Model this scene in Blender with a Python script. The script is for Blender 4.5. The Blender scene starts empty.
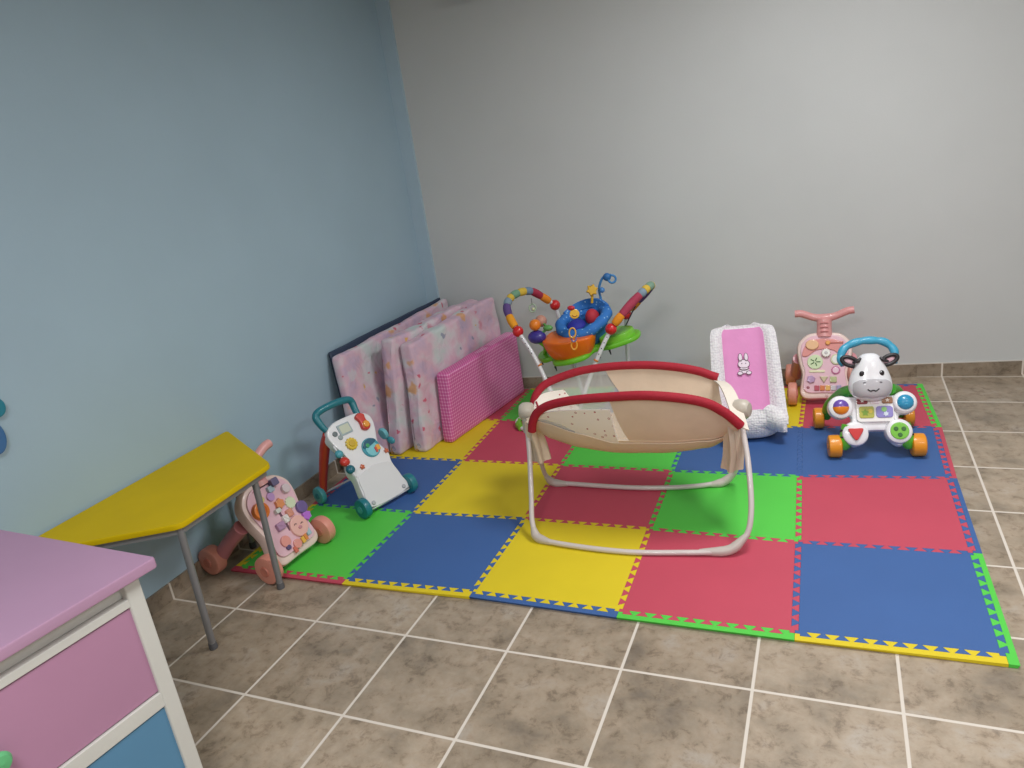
import bpy, bmesh, math, random
from mathutils import Vector, Matrix, noise
from mathutils.geometry import tessellate_polygon
PI = math.pi
SC = bpy.context.scene
COL = SC.collection

# ------------------------------------------------------------ camera
cam = bpy.data.cameras.new('camera'); camo = bpy.data.objects.new('camera', cam); COL.objects.link(camo)
cam.sensor_width = 36; cam.lens = 740.9 * 36 / 1024; cam.clip_start = 0.05
Rr = Vector((0.91743, 0.37422, -0.13518)); Ru = Vector((-0.00044, 0.3407, 0.94017)); Rf = Vector((-0.39789, 0.86248, -0.31274))
M = Matrix((Rr, Ru, -Rf)).transposed().to_4x4(); M.translation = (2.295, -2.7098, 1.6991)
camo.matrix_world = M
SC.camera = camo
# ------------------------------------------------------------ light
w = bpy.data.worlds.new('world'); SC.world = w; w.use_nodes = True
w.node_tree.nodes['Background'].inputs[0].default_value = (0.75, 0.85, 1.0, 1)
w.node_tree.nodes['Background'].inputs[1].default_value = 0.3
SC.view_settings.view_transform = 'Standard'; SC.view_settings.look = 'None'
SC.view_settings.gamma = 1; SC.view_settings.use_curve_mapping = False
SC.view_settings.exposure = 0.0
def area(name, loc, sx, sy, power, color):
    l = bpy.data.lights.new(name, 'AREA'); l.shape = 'RECTANGLE'; l.size = sx; l.size_y = sy; l.energy = power; l.color = color
    o = bpy.data.objects.new(name, l); COL.objects.link(o); o.location = loc
    return o
LAMPS = [((2.5, 0.3, 2.74), 0.7, 0.7, 46, (0.985, 0.99, 1.0)), ((1.7, -2.9, 2.74), 0.9, 0.9, 54, (0.985, 0.99, 1.0)), ((4.0, -1.6, 2.74), 0.7, 0.7, 38, (0.985, 0.99, 1.0))]  # the last entry is an added, unseen fill light for the right side
for p_, sx_, sy_, e_, c_ in LAMPS: area('lamp_light', p_, sx_, sy_, e_, c_)

# ------------------------------------------------------------ materials
def lin(h):
    h = h.lstrip('#'); v = [int(h[i:i+2], 16) / 255 for i in (0, 2, 4)]
    return tuple(c / 12.92 if c <= .04045 else ((c + .055) / 1.055) ** 2.4 for c in v) + (1,)
MATS = {}
def nt(name):
    m = bpy.data.materials.new(name); m.use_nodes = True
    t = m.node_tree; return m, t, t.nodes['Principled BSDF']
def N(t, ty, **kw):
    n = t.nodes.new(ty)
    for k, v in kw.items():
        if k.startswith('i_'): n.inputs[k[2:].replace('_', ' ')].default_value = v
        else: setattr(n, k, v)
    return n
def mat(hexc, rough=0.5, bump=0.0, bscale=200.0, var=0.0, vscale=6.0, coat=0.0, metal=0.0, sheen=0.0):
    key = (hexc, rough, bump, bscale, var, vscale, coat, metal, sheen)
    if key in MATS: return MATS[key]
    m, t, b = nt('mat_' + hexc.strip('#'))
    b.inputs['Base Color'].default_value = lin(hexc); b.inputs['Roughness'].default_value = rough
    b.inputs['Coat Weight'].default_value = coat; b.inputs['Metallic'].default_value = metal
    b.inputs['Sheen Weight'].default_value = sheen
    tc = N(t, 'ShaderNodeTexCoord')
    if var >= 0:
        v_ = max(var, 0.02)
        nz = N(t, 'ShaderNodeTexNoise'); nz.inputs['Scale'].default_value = vscale; nz.inputs['Detail'].default_value = 4
        t.links.new(tc.outputs['Object'], nz.inputs['Vector'])
        mr = N(t, 'ShaderNodeMapRange'); mr.inputs[1].default_value = .3; mr.inputs[2].default_value = .7
        mr.inputs[3].default_value = 1 - v_; mr.inputs[4].default_value = 1 + v_
        t.links.new(nz.outputs['Fac'], mr.inputs[0])
        hs = N(t, 'ShaderNodeHueSaturation'); hs.inputs['Color'].default_value = lin(hexc)
        t.links.new(mr.outputs[0], hs.inputs['Value']); t.links.new(hs.outputs[0], b.inputs['Base Color'])
    if bump > 0:
        n2 = N(t, 'ShaderNodeTexNoise'); n2.inputs['Scale'].default_value = bscale; n2.inputs['Detail'].default_value = 3
        t.links.new(tc.outputs['Object'], n2.inputs['Vector'])
        bp = N(t, 'ShaderNodeBump'); bp.inputs['Strength'].default_value = bump; bp.inputs['Distance'].default_value = 0.004
        t.links.new(n2.outputs['Fac'], bp.inputs['Height']); t.links.new(bp.outputs[0], b.inputs['Normal'])
    MATS[key] = m
    return m
def mathn(t, op, a, b=None, c=None):
    n = N(t, 'ShaderNodeMath', operation=op)
    for i, v in enumerate((a, b, c)):
        if v is None: continue
        if isinstance(v, (int, float)): n.inputs[i].default_value = v
        else: t.links.new(v, n.inputs[i])
    return n.outputs[0]
def mixc(t, fac, a, b, blend='MIX'):
    n = N(t, 'ShaderNodeMix', data_type='RGBA', blend_type=blend)
    for i, v in ((0, fac), (6, a), (7, b)):
        if isinstance(v, (int, float)): n.inputs[i].default_value = v
        elif isinstance(v, tuple): n.inputs[i].default_value = v
        else: t.links.new(v, n.inputs[i])
    return n.outputs[2]
def ramp(t, src, stops, interp='LINEAR'):
    n = N(t, 'ShaderNodeValToRGB'); n.color_ramp.interpolation = interp
    e = n.color_ramp.elements
    while len(e) < len(stops): e.new(0.5)
    for k, (p, c) in enumerate(stops): e[k].position = p; e[k].color = lin(c) if isinstance(c, str) else c
    t.links.new(src, n.inputs[0]); return n.outputs[0]
TP = 0.4133; TY0 = -0.7864
def tile_material(use_y=True, dark=1.0):
    m, t, b = nt('mat_floor_tile')
    g = N(t, 'ShaderNodeNewGeometry'); sp = N(t, 'ShaderNodeSeparateXYZ'); t.links.new(g.outputs['Position'], sp.inputs[0])
    tx = mathn(t, 'DIVIDE', sp.outputs[0], TP); ty = mathn(t, 'DIVIDE', mathn(t, 'SUBTRACT', sp.outputs[1], TY0), TP)
    def edge(v):
        f = mathn(t, 'FRACT', v); return mathn(t, 'MINIMUM', f, mathn(t, 'SUBTRACT', 1.0, f))
    e = edge(tx)
    if use_y: e = mathn(t, 'MINIMUM', e, edge(ty))
    gm = N(t, 'ShaderNodeMapRange', interpolation_type='SMOOTHSTEP'); gm.inputs[1].default_value = .0095; gm.inputs[2].default_value = .014
    gm.inputs[3].default_value = 1; gm.inputs[4].default_value = 0; t.links.new(e, gm.inputs[0])
    # per tile offset of the stone figure
    cb = N(t, 'ShaderNodeCombineXYZ'); t.links.new(mathn(t, 'FLOOR', tx), cb.inputs[0]); t.links.new(mathn(t, 'FLOOR', ty), cb.inputs[1])
    wn = N(t, 'ShaderNodeTexWhiteNoise', noise_dimensions='3D'); t.links.new(cb.outputs[0], wn.inputs[0])
    vm = N(t, 'ShaderNodeVectorMath', operation='MULTIPLY_ADD'); t.links.new(wn.outputs['Color'], vm.inputs[0])
    vm.inputs[1].default_value = (9, 9, 9); t.links.new(g.outputs['Position'], vm.inputs[2])
    n1 = N(t, 'ShaderNodeTexNoise'); n1.inputs['Scale'].default_value = 5.5; n1.inputs['Detail'].default_value = 6; n1.inputs['Roughness'].default_value = .62; n1.inputs['Distortion'].default_value = .25
    t.links.new(vm.outputs[0], n1.inputs['Vector'])
    n2 = N(t, 'ShaderNodeTexNoise'); n2.inputs['Scale'].default_value = 21; n2.inputs['Detail'].default_value = 7; n2.inputs['Roughness'].default_value = .72; n2.inputs['Distortion'].default_value = .35
    t.links.new(vm.outputs[0], n2.inputs['Vector'])
    c1 = ramp(t, n1.outputs['Fac'], [(.28, '#82776a'), (.44, '#9f917f'), (.58, '#b0a08d'), (.72, '#b6aca0')])
    c2 = ramp(t, n2.outputs['Fac'], [(.28, '#6e6257'), (.38, '#b4a89b'), (.47, '#efe9e2'), (.66, '#ffffff')])
    c = mixc(t, 0.62, c1, c2, 'MULTIPLY')
    tv = N(t, 'ShaderNodeMapRange'); tv.inputs[3].default_value = .9; tv.inputs[4].default_value = 1.08; t.links.new(wn.outputs['Value'], tv.inputs[0])
    hs = N(t, 'ShaderNodeHueSaturation'); t.links.new(c, hs.inputs['Color']); t.links.new(mathn(t, 'MULTIPLY', tv.outputs[0], dark), hs.inputs['Value'])
    c = mixc(t, gm.outputs[0], hs.outputs[0], lin('#d9cfc3'))
    t.links.new(c, b.inputs['Base Color'])
    rr = N(t, 'ShaderNodeMapRange'); rr.inputs[3].default_value = .38; rr.inputs[4].default_value = .8; t.links.new(gm.outputs[0], rr.inputs[0]); t.links.new(rr.outputs[0], b.inputs['Roughness'])
    h = mathn(t, 'SUBTRACT', mathn(t, 'MULTIPLY', n2.outputs['Fac'], .15), gm.outputs[0])
    bp = N(t, 'ShaderNodeBump'); bp.inputs['Strength'].default_value = .25; bp.inputs['Distance'].default_value = .002
    t.links.new(h, bp.inputs['Height']); t.links.new(bp.outputs[0], b.inputs['Normal'])
    return m
def floral_material():
    m, t, b = nt('mat_floral_cotton')
    tc = N(t, 'ShaderNodeTexCoord')
    n1 = N(t, 'ShaderNodeTexNoise'); n1.inputs['Scale'].default_value = 7; n1.inputs['Detail'].default_value = 3; t.links.new(tc.outputs['Object'], n1.inputs['Vector'])
    c = ramp(t, n1.outputs['Fac'], [(.3, '#c3cccb'), (.43, '#d3c4cc'), (.55, '#d5b1c0'), (.7, '#bfa9c2')])
    def spots(scale, thr, cols, off):
        mp = N(t, 'ShaderNodeMapping'); mp.inputs['Location'].default_value = off; t.links.new(tc.outputs['Object'], mp.inputs[0])
        nz = N(t, 'ShaderNodeTexNoise'); nz.inputs['Scale'].default_value = 22; t.links.new(mp.outputs[0], nz.inputs['Vector'])
        mv = N(t, 'ShaderNodeVectorMath', operation='MULTIPLY_ADD'); t.links.new(nz.outputs['Color'], mv.inputs[0]); mv.inputs[1].default_value = (.07, .07, .07); t.links.new(mp.outputs[0], mv.inputs[2])
        v = N(t, 'ShaderNodeTexVoronoi'); v.inputs['Scale'].default_value = scale; t.links.new(mv.outputs[0], v.inputs['Vector'])
        k = N(t, 'ShaderNodeMapRange', interpolation_type='SMOOTHSTEP'); k.inputs[1].default_value = thr * .55; k.inputs[2].default_value = thr; k.inputs[3].default_value = 1; k.inputs[4].default_value = 0
        t.links.new(v.outputs['Distance'], k.inputs[0])
        sp = N(t, 'ShaderNodeSeparateColor'); t.links.new(v.outputs['Color'], sp.inputs[0])
        cc = ramp(t, sp.outputs[0], cols, 'CONSTANT')
        gate = mathn(t, 'GREATER_THAN', sp.outputs[1], .55)
        return mathn(t, 'MULTIPLY', k.outputs[0], gate), cc
    for sc, th, cols, off, st in ((7, .30, [(0, '#cf8496'), (.35, '#d6b468'), (.6, '#c9c6cf'), (.8, '#d89c5c')], (0, 0, 0), .8),
                              (13, .24, [(0, '#c9576f'), (.4, '#ddae4e'), (.7, '#8f93a8')], (3, 1, 2), .9)):
        f, cc = spots(sc, th, cols, off); c = mixc(t, mathn(t, 'MULTIPLY', f, st), c, cc)
    t.links.new(c, b.inputs['Base Color']); b.inputs['Roughness'].default_value = .75; b.inputs['Sheen Weight'].default_value = .1
    wv = N(t, 'ShaderNodeTexNoise'); wv.inputs['Scale'].default_value = 9; wv.inputs['Distortion'].default_value = 1.5; t.links.new(tc.outputs['Object'], wv.inputs['Vector'])
    bp = N(t, 'ShaderNodeBump'); bp.inputs['Strength'].default_value = .5; bp.inputs['Distance'].default_value = .02
    t.links.new(wv.outputs['Fac'], bp.inputs['Height']); t.links.new(bp.outputs[0], b.inputs['Normal'])
    return m
def gingham_material():
    m, t, b = nt('mat_gingham')
    tc = N(t, 'ShaderNodeTexCoord'); sp = N(t, 'ShaderNodeSeparateXYZ'); t.links.new(tc.outputs['Object'], sp.inputs[0])
    def st(v):
        f = mathn(t, 'FRACT', mathn(t, 'MULTIPLY', v, 1 / .02)); return mathn(t, 'LESS_THAN', f, .3)
    a = mathn(t, 'ADD', sp.outputs[1], mathn(t, 'MULTIPLY', sp.outputs[0], 1.0))
    s1 = st(a); s2 = st(mathn(t, 'ADD', sp.outputs[2], mathn(t, 'MULTIPLY', sp.outputs[0], .0)))
    s3 = mathn(t, 'MULTIPLY', mathn(t, 'ADD', s1, s2), .5)
    c = ramp(t, s3, [(0, '#cc5698'), (.5, '#dc80b4'), (1, '#efb6d6')])
    t.links.new(c, b.inputs['Base Color']); b.inputs['Roughness'].default_value = .6; b.inputs['Sheen Weight'].default_value = .1
    return m
def bubble_material(hexc, hex2):
    m, t, b = nt('mat_bubble_plush_' + hexc.strip('#'))
    tc = N(t, 'ShaderNodeTexCoord')
    v = N(t, 'ShaderNodeTexVoronoi'); v.inputs['Scale'].default_value = 78; v.inputs['Randomness'].default_value = .5; t.links.new(tc.outputs['Object'], v.inputs['Vector'])
    h = mathn(t, 'SUBTRACT', 1.0, mathn(t, 'POWER', v.outputs['Distance'], 2.0))
    c = mixc(t, mathn(t, 'MINIMUM', mathn(t, 'MULTIPLY', mathn(t, 'POWER', v.outputs['Distance'], 2.0), 1.6), 1.0), lin(hexc), lin(hex2))
    t.links.new(c, b.inputs['Base Color']); b.inputs['Roughness'].default_value = .85; b.inputs['Sheen Weight'].default_value = .3
    bp = N(t, 'ShaderNodeBump'); bp.inputs['Strength'].default_value = .8; bp.inputs['Distance'].default_value = .005
    t.links.new(h, bp.inputs['Height']); t.links.new(bp.outputs[0], b.inputs['Normal'])
    return m
def dots_material(hexc, dot, scale, thr=.22, rough=.7, ringy=False):
    m, t, b = nt('mat_dots_' + hexc.strip('#'))
    tc = N(t, 'ShaderNodeTexCoord')
    v = N(t, 'ShaderNodeTexVoronoi'); v.inputs['Scale'].default_value = scale; v.inputs['Randomness'].default_value = .6; t.links.new(tc.outputs['Object'], v.inputs['Vector'])
    f = mathn(t, 'LESS_THAN', v.outputs['Distance'], thr)
    if ringy: f = mathn(t, 'MULTIPLY', f, mathn(t, 'GREATER_THAN', v.outputs['Distance'], thr * .62))
    t.links.new(mixc(t, f, lin(hexc), lin(dot)), b.inputs['Base Color']); b.inputs['Roughness'].default_value = rough
    return m
def mesh_net_material():
    m, t, b = nt('mat_mesh_net'); t.nodes.remove(b)
    o = t.nodes['Material Output']
    tr = N(t, 'ShaderNodeBsdfTransparent'); df = N(t, 'ShaderNodeBsdfDiffuse'); df.inputs[0].default_value = lin('#d6d6d2')
    mx = N(t, 'ShaderNodeMixShader'); mx.inputs[0].default_value = .5
    t.links.new(tr.outputs[0], mx.inputs[1]); t.links.new(df.outputs[0], mx.inputs[2]); t.links.new(mx.outputs[0], o.inputs[0])
    return m

# ------------------------------------------------------------ geometry
def circle(cx, cy, r, n=24, ry=None):
    ry = r if ry is None else ry
    return [(cx + r * math.cos(2 * PI * k / n), cy + ry * math.sin(2 * PI * k / n)) for k in range(n)]
def rrect(cx, cy, w, h, r, n=5):
    out = []
    for sx, sy, a0 in ((1, 1, 0), (-1, 1, 90), (-1, -1, 180), (1, -1, 270)):
        for k in range(n + 1):
            a = math.radians(a0 + 90 * k / n)
            out.append((cx + sx * (w / 2 - r) + r * math.cos(a), cy + sy * (h / 2 - r) + r * math.sin(a)))
    return out
def cm(pts, n=8, closed=False):
    pts = [Vector(p) for p in pts]; out = []; L = len(pts)
    for i in range(L if closed else L - 1):
        if closed: p0, p1, p2, p3 = pts[i - 1], pts[i], pts[(i + 1) % L], pts[(i + 2) % L]
        else:
            p1, p2 = pts[i], pts[i + 1]
            p0 = pts[i - 1] if i else p1 + (p1 - p2); p3 = pts[i + 2] if i + 2 < L else p2 + (p2 - p1)
        for k in range(n):
            u = k / n
            out.append(.5 * (2 * p1 + (p2 - p0) * u + (2 * p0 - 5 * p1 + 4 * p2 - p3) * u * u + (3 * p1 - p0 - 3 * p2 + p3) * u ** 3))
    if not closed: out.append(pts[-1])
    return out
def inset(poly, d):
    n = len(poly); out = []
    A = sum(poly[i][0] * poly[(i + 1) % n][1] - poly[(i + 1) % n][0] * poly[i][1] for i in range(n))
    sg = 1 if A > 0 else -1
    for i in range(n):
        p0 = Vector(poly[i - 1][:2]); p1 = Vector(poly[i][:2]); p2 = Vector(poly[(i + 1) % n][:2])
        a = (p1 - p0); b = (p2 - p1)
        if a.length < 1e-9 or b.length < 1e-9: out.append(tuple(p1)); continue
        a.normalize(); b.normalize()
        na = Vector((-a.y, a.x)); nb = Vector((-b.y, b.x)); m = na + nb
        if m.length < 1e-6: m = na
        m.normalize(); k = d / max(.4, m.dot(na))
        out.append(tuple(p1 + m * k * sg))
    return out
class MB:
    def __init__(s, M=None): s.bm = bmesh.new(); s.M = M or Matrix()
    def v(s, p): return s.bm.verts.new(s.M @ Vector(p))
    def f(s, vs):
        try: return s.bm.faces.new(vs)
        except ValueError: return None
    def rings(s, rings, closed_ring=True, cap0=True, cap1=True, loop=False):
        R = [[s.v(p) for p in r] for r in rings]; n = len(R[0])
        m = len(R)
        for i in range(m if loop else m - 1):
            a, b = R[i], R[(i + 1) % m]
            for k in range(n if closed_ring else n - 1):
                s.f((a[k], a[(k + 1) % n], b[(k + 1) % n], b[k]))
        if closed_ring and not loop:
            if cap0: s.f(list(reversed(R[0])))
            if cap1: s.f(R[-1])
        return s
    def prism(s, poly, z0, z1, bev=0.0, both=False):
        b = bev; L = []
        if both and b: L += [(z0, b), (z0 + b * .3, b * .3), (z0 + b, 0)]
        else: L += [(z0, 0)]
        if b: L += [(z1 - b, 0), (z1 - b * .3, b * .3), (z1, b)]
        else: L += [(z1, 0)]
        return s.rings([[(x, y, z) for x, y in (inset(poly, d) if d else [q[:2] for q in poly])] for z, d in L])
    def box(s, c, size, bev=0.0, R=None):
        old = s.M; s.M = s.M @ Matrix.Translation(c) @ (R or Matrix())
        x, y, z = [q / 2 for q in size]
        if bev: s.prism(rrect(0, 0, 2 * x, 2 * y, min(bev * 1.2, x * .95, y * .95), 3), -z, z, min(bev, z * .9), True)
        else: s.prism([(-x, -y), (x, -y), (x, y), (-x, y)], -z, z)
        s.M = old; return s
    def tube(s, pts, r, seg=12, closed=False, cap=True):
        pts = [Vector(p) for p in pts]; n = len(pts)
        rr = r if isinstance(r, (list, tuple)) else [r] * n
        if len(rr) != n: rr = [rr[0] + (0) if 0 else rr[min(len(rr) - 1, int(i * (len(rr) - 1) / (n - 1)))] * (1 - (i * (len(rr) - 1) / (n - 1)) % 1) + rr[min(len(rr) - 1, int(i * (len(rr) - 1) / (n - 1)) + 1)] * ((i * (len(rr) - 1) / (n - 1)) % 1) for i in range(n)]
        T = []
        for i in range(n):
            if closed: d = pts[(i + 1) % n] - pts[i - 1]
            else: d = pts[min(i + 1, n - 1)] - pts[max(i - 1, 0)]
            T.append(d.normalized() if d.length > 1e-9 else Vector((0, 0, 1)))
        up = Vector((0, 0, 1)) if abs(T[0].z) < .9 else Vector((1, 0, 0))
        nrm = (up - T[0] * up.dot(T[0])).normalized(); rings = []
        for i in range(n):
            nrm = (nrm - T[i] * nrm.dot(T[i])).normalized(); bn = T[i].cross(nrm)
            rings.append([pts[i] + (nrm * math.cos(2 * PI * k / seg) + bn * math.sin(2 * PI * k / seg)) * rr[i] for k in range(seg)])
        s.rings(rings, cap0=cap, cap1=cap, loop=closed); return s
    def sph(s, c, r, u=20, v=12, R=None):
        r = (r, r, r) if isinstance(r, (int, float)) else r
        old = s.M; s.M = s.M @ Matrix.Translation(c) @ (R or Matrix())
        top = s.v((0, 0, r[2])); bot = s.v((0, 0, -r[2]))
        R_ = [[s.v((r[0] * math.sin(PI * i / v) * math.cos(2 * PI * k / u), r[1] * math.sin(PI * i / v) * math.sin(2 * PI * k / u), r[2] * math.cos(PI * i / v))) for k in range(u)] for i in range(1, v)]
        for k in range(u):
            s.f((top, R_[0][k], R_[0][(k + 1) % u])); s.f((bot, R_[-1][(k + 1) % u], R_[-1][k]))
        for i in range(v - 2):
            for k in range(u): s.f((R_[i][k], R_[i + 1][k], R_[i + 1][(k + 1) % u], R_[i][(k + 1) % u]))
        s.M = old; return s
    def lathe(s, prof, c, axis, seg=28, closed=False):
        ax = Vector(axis).normalized(); q = Vector((0, 0, 1)).rotation_difference(ax).to_matrix().to_4x4()
        old = s.M; s.M = s.M @ Matrix.Translation(c) @ q
        s.rings([[(max(r, 1e-4) * math.cos(2 * PI * k / seg), max(r, 1e-4) * math.sin(2 * PI * k / seg), z) for k in range(seg)] for r, z in prof], loop=closed)
        s.M = old; return s
    def grid(s, fn, nu, nv, thick=0.0):
        P = [[Vector(fn(i / nu, j / nv)) for j in range(nv + 1)] for i in range(nu + 1)]
        if not thick:
            V = [[s.v(p) for p in r] for r in P]
            for i in range(nu):
                for j in range(nv): s.f((V[i][j], V[i + 1][j], V[i + 1][j + 1], V[i][j + 1]))
            return s
        def nrm(i, j):
            a = P[min(i + 1, nu)][j] - P[max(i - 1, 0)][j]; b = P[i][min(j + 1, nv)] - P[i][max(j - 1, 0)]
            c = a.cross(b); return c.normalized() if c.length > 1e-12 else Vector((0, 0, 1))
        A = [[s.v(P[i][j]) for j in range(nv + 1)] for i in range(nu + 1)]
        B = [[s.v(P[i][j] - nrm(i, j) * thick) for j in range(nv + 1)] for i in range(nu + 1)]
        for i in range(nu):
            for j in range(nv):
                s.f((A[i][j], A[i + 1][j], A[i + 1][j + 1], A[i][j + 1])); s.f((B[i][j + 1], B[i + 1][j + 1], B[i + 1][j], B[i][j]))
        for i in range(nu):
            s.f((A[i][0], B[i][0], B[i + 1][0], A[i + 1][0])); s.f((A[i + 1][nv], B[i + 1][nv], B[i][nv], A[i][nv]))
        for j in range(nv):
            s.f((A[0][j + 1], B[0][j + 1], B[0][j], A[0][j])); s.f((A[nu][j], B[nu][j], B[nu][j + 1], A[nu][j + 1]))
        return s
    def build(s, name, m, parent=None, label=None, kind=None, smooth=40, world=False):
        bmesh.ops.recalc_face_normals(s.bm, faces=s.bm.faces[:])
        if world and parent is not None:
            inv = parent_matrix(parent).inverted()
            for v in s.bm.verts: v.co = inv @ v.co
        me = bpy.data.meshes.new(name); s.bm.to_mesh(me); s.bm.free()
        if smooth:
            for p in me.polygons: p.use_smooth = True
            me.set_sharp_from_angle(angle=math.radians(smooth))
        me.materials.append(m)
        o = bpy.data.objects.new(name, me); COL.objects.link(o)
        if smooth and smooth <= 45:
            wn_ = o.modifiers.new('weighted_normal', 'WEIGHTED_NORMAL'); wn_.keep_sharp = True
        if parent is not None: o.parent = parent
        if label: o['label'] = label
        if kind: o['kind'] = kind
        return o
def parent_matrix(o):
    m = Matrix.LocRotScale(o.location, o.rotation_euler, None)
    return (parent_matrix(o.parent) @ m) if o.parent else m
def thing(name, label, cat, loc=(0, 0, 0), rz=0.0, group=None):
    o = bpy.data.objects.new(name, None); COL.objects.link(o); o.location = loc; o.rotation_euler = (0, 0, rz)
    o.empty_display_size = .05
    o['label'] = label; o['category'] = cat
    if group: o['group'] = group
    return o
def tag(o, label, cat, group=None):
    o['label'] = label; o['category'] = cat
    if group: o['group'] = group
    return o
def basis(o, u, v, n=None):
    u = Vector(u).normalized(); v = Vector(v); v = (v - u * v.dot(u)).normalized(); n = u.cross(v)
    m = Matrix((u, v, n)).transposed().to_4x4(); m.translation = o; return m

# ------------------------------------------------------------ room
XL = -0.36
def yback(x): return 1.8987 + (x - .305) * .08857
def struct(name, mb, m, **k): return mb.build(name, m, kind='structure', **k)
TILE = tile_material(); SKIRT = tile_material(False, .82)
XR = 5.2; YF = -4.6; ZC = 2.85
BLUE = mat('#a3bccb', .55, .12, 90, .035, 1.6); WHITE = mat('#c8cac9', .6, .12, 90, .03, 1.3)
struct('floor', MB().prism([(XL - .1, YF), (XR, YF), (XR, yback(XR)), (XL - .1, yback(XL) - .02)], -.1, 0), TILE, smooth=0)
struct('wall_left', MB().prism([(XL - .12, YF), (XL, YF), (XL, yback(XL) + .1), (XL - .12, yback(XL) + .1)], 0, ZC), BLUE, smooth=0)
struct('wall_back', MB().prism([(XL, yback(XL)), (XR, yback(XR)), (XR, yback(XR) + .12), (XL, yback(XL) + .12)], 0, ZC), WHITE, smooth=0)
struct('wall_right', MB().prism([(XR, YF), (XR + .12, YF), (XR + .12, yback(XR) + .12), (XR, yback(XR) + .12)], 0, ZC), WHITE, smooth=0)
struct('wall_front', MB().prism([(XL - .12, YF - .12), (XR + .12, YF - .12), (XR + .12, YF), (XL - .12, YF)], 0, ZC), WHITE, smooth=0)
struct('ceiling', MB().prism([(XL - .12, YF - .12), (XR + .12, YF - .12), (XR + .12, yback(XR) + .12), (XL - .12, yback(XL) + .12)], ZC, ZC + .1), mat('#dcdcd8', .8), smooth=0)
# blue pilaster in the corner
px1 = -.272
struct('trim_1', MB().prism([(XL, yback(XL) - .022), (px1, yback(px1) - .022), (px1, yback(px1)), (XL, yback(XL))], .08, ZC), mat('#adc3d1', .55, .12, 90, .03, 1.6), smooth=0)
struct('added_beam', MB().prism([(.25, yback(.25) - .16), (.80, yback(.80) - .16), (.80, yback(.80)), (.25, yback(.25))], 2.53, ZC), WHITE, smooth=0)  # unseen beam, added to shade the top of the back wall
struct('baseboard_left', MB().prism([(XL, YF), (XL + .009, YF), (XL + .009, yback(XL) - .009), (XL, yback(XL))], 0, .08), tile_material(True, .8), smooth=0)
struct('baseboard_back', MB().prism([(XL + .009, yback(XL) - .009), (XR, yback(XR) - .009), (XR, yback(XR)), (XL + .009, yback(XL))], 0, .079), SKIRT, smooth=0)
struct('trim_2', MB().prism([(px1, yback(px1) - .006), (XR, yback(XR) - .006), (XR, yback(XR)), (px1, yback(px1))], .079, .084), mat('#cfcac2', .8), smooth=0)
for i, (p_, sx_, sy_, e_, c_) in enumerate(LAMPS):
    t = thing('ceiling_light', ('square white ceiling light above the play mat', 'square white ceiling light above the tiled floor behind the viewer', 'added fill light in a square white housing towards the right wall')[i], 'ceiling light', (p_[0], p_[1], ZC))
    MB().prism(rrect(0, 0, .6, .6, .03), -.085, 0, .01).build('housing', mat('#e4e4e2', .4), t)

# ------------------------------------------------------------ foam mat
Wm = [[[2.778, -0.486], [2.773, 0.099], [2.769, 0.719], [2.774, 1.3], [2.747, 1.921]], [[2.177, -0.502], [2.166, 0.08], [2.148, 0.67], [2.132, 1.258], [2.139, 1.886]], [[1.573, -0.504], [1.559, 0.09], [1.55, 0.661], [1.541, 1.263], [1.536, 1.87]], [[0.971, -0.494], [0.97, 0.093], [0.953, 0.668], [0.945, 1.271], [0.937, 1.873]], [[0.376, -0.517], [0.374, 0.07], [0.362, 0.67], [0.34, 1.271], [0.335, 1.83]], [[-0.208, -0.521], [-0.215, 0.07], [-0.233, 0.666], [-0.255, 1.263], [-0.258, 1.775]]]
FOAM = {'blue': '#3b629e', 'red': '#c4485d', 'yellow': '#e0c81c', 'green': '#55cc48'}
def foam(c): return mat(FOAM[c], .62, .25, 420, .03, 4)
def seam(a, b):
    a = Vector(a); b = Vector(b); d = b - a; L = d.length; d.normalize(); n = Vector((-d.y, d.x))
    NT = 10; ld = .0165; p = (L - 2 * ld) / NT; e = .15 * p; w = .0115; out = [a, a + d * ld]
    for k in range(NT):
        s0 = ld + k * p
        for off, s_ in ((-w, s0 + (0 if k == 0 else -e)), (-w, s0 + .5 * p + e), (w, s0 + .5 * p - e), (w, s0 + p + (0 if k == NT - 1 else e))):
            out.append(a + d * s_ + n * off)
    return out + [b - d * ld, b]
def seam_pts(i0, j0, i1, j1):
    key = (i0, j0, i1, j1)
    if (i1, j1) < (i0, j0): return list(reversed(seam(Wm[i1][j1], Wm[i0][j0])))
    return seam(Wm[i0][j0], Wm[i1][j1])
def foam_obj(name, poly, c, h, under=None):
    P = []
    for q in poly:
        if not P or (Vector(q) - Vector(P[-1])).length > 1e-5: P.append(tuple(q))
    if (Vector(P[0]) - Vector(P[-1])).length < 1e-5: P.pop()
    P = inset(P, .0004)
    cx = sum(q[0] for q in P) / len(P); cy = sum(q[1] for q in P) / len(P)
    mb = MB(); lo = [mb.v((q[0] - cx, q[1] - cy, 0)) for q in P]; md = [mb.v((q[0] - cx, q[1] - cy, h)) for q in P]
    if under:  # outer foot undercut, shaped to put the strip's side in shade
        for v_, q in zip(lo, P):
            if (Vector(q) - under[0]).dot(under[1]) > under[2] * .8: v_.co = (q[0] - cx - under[1].x * .006, q[1] - cy - under[1].y * .006, 0)
    for k in range(len(P)): mb.f((lo[k], lo[(k + 1) % len(P)], md[(k + 1) % len(P)], md[k]))
    for a, b, c_ in tessellate_polygon([[Vector(((q[0] - cx) * 8.24 - (q[1] - cy) * 3.61, (q[0] - cx) * 3.61 + (q[1] - cy) * 8.24, 0)) for q in P]]): mb.f((md[a], md[b], md[c_])); mb.f((lo[c_], lo[b], lo[a]))
    o = mb.build(name, foam(c), smooth=0); o.location = (cx, cy, .0005); return o
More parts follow.
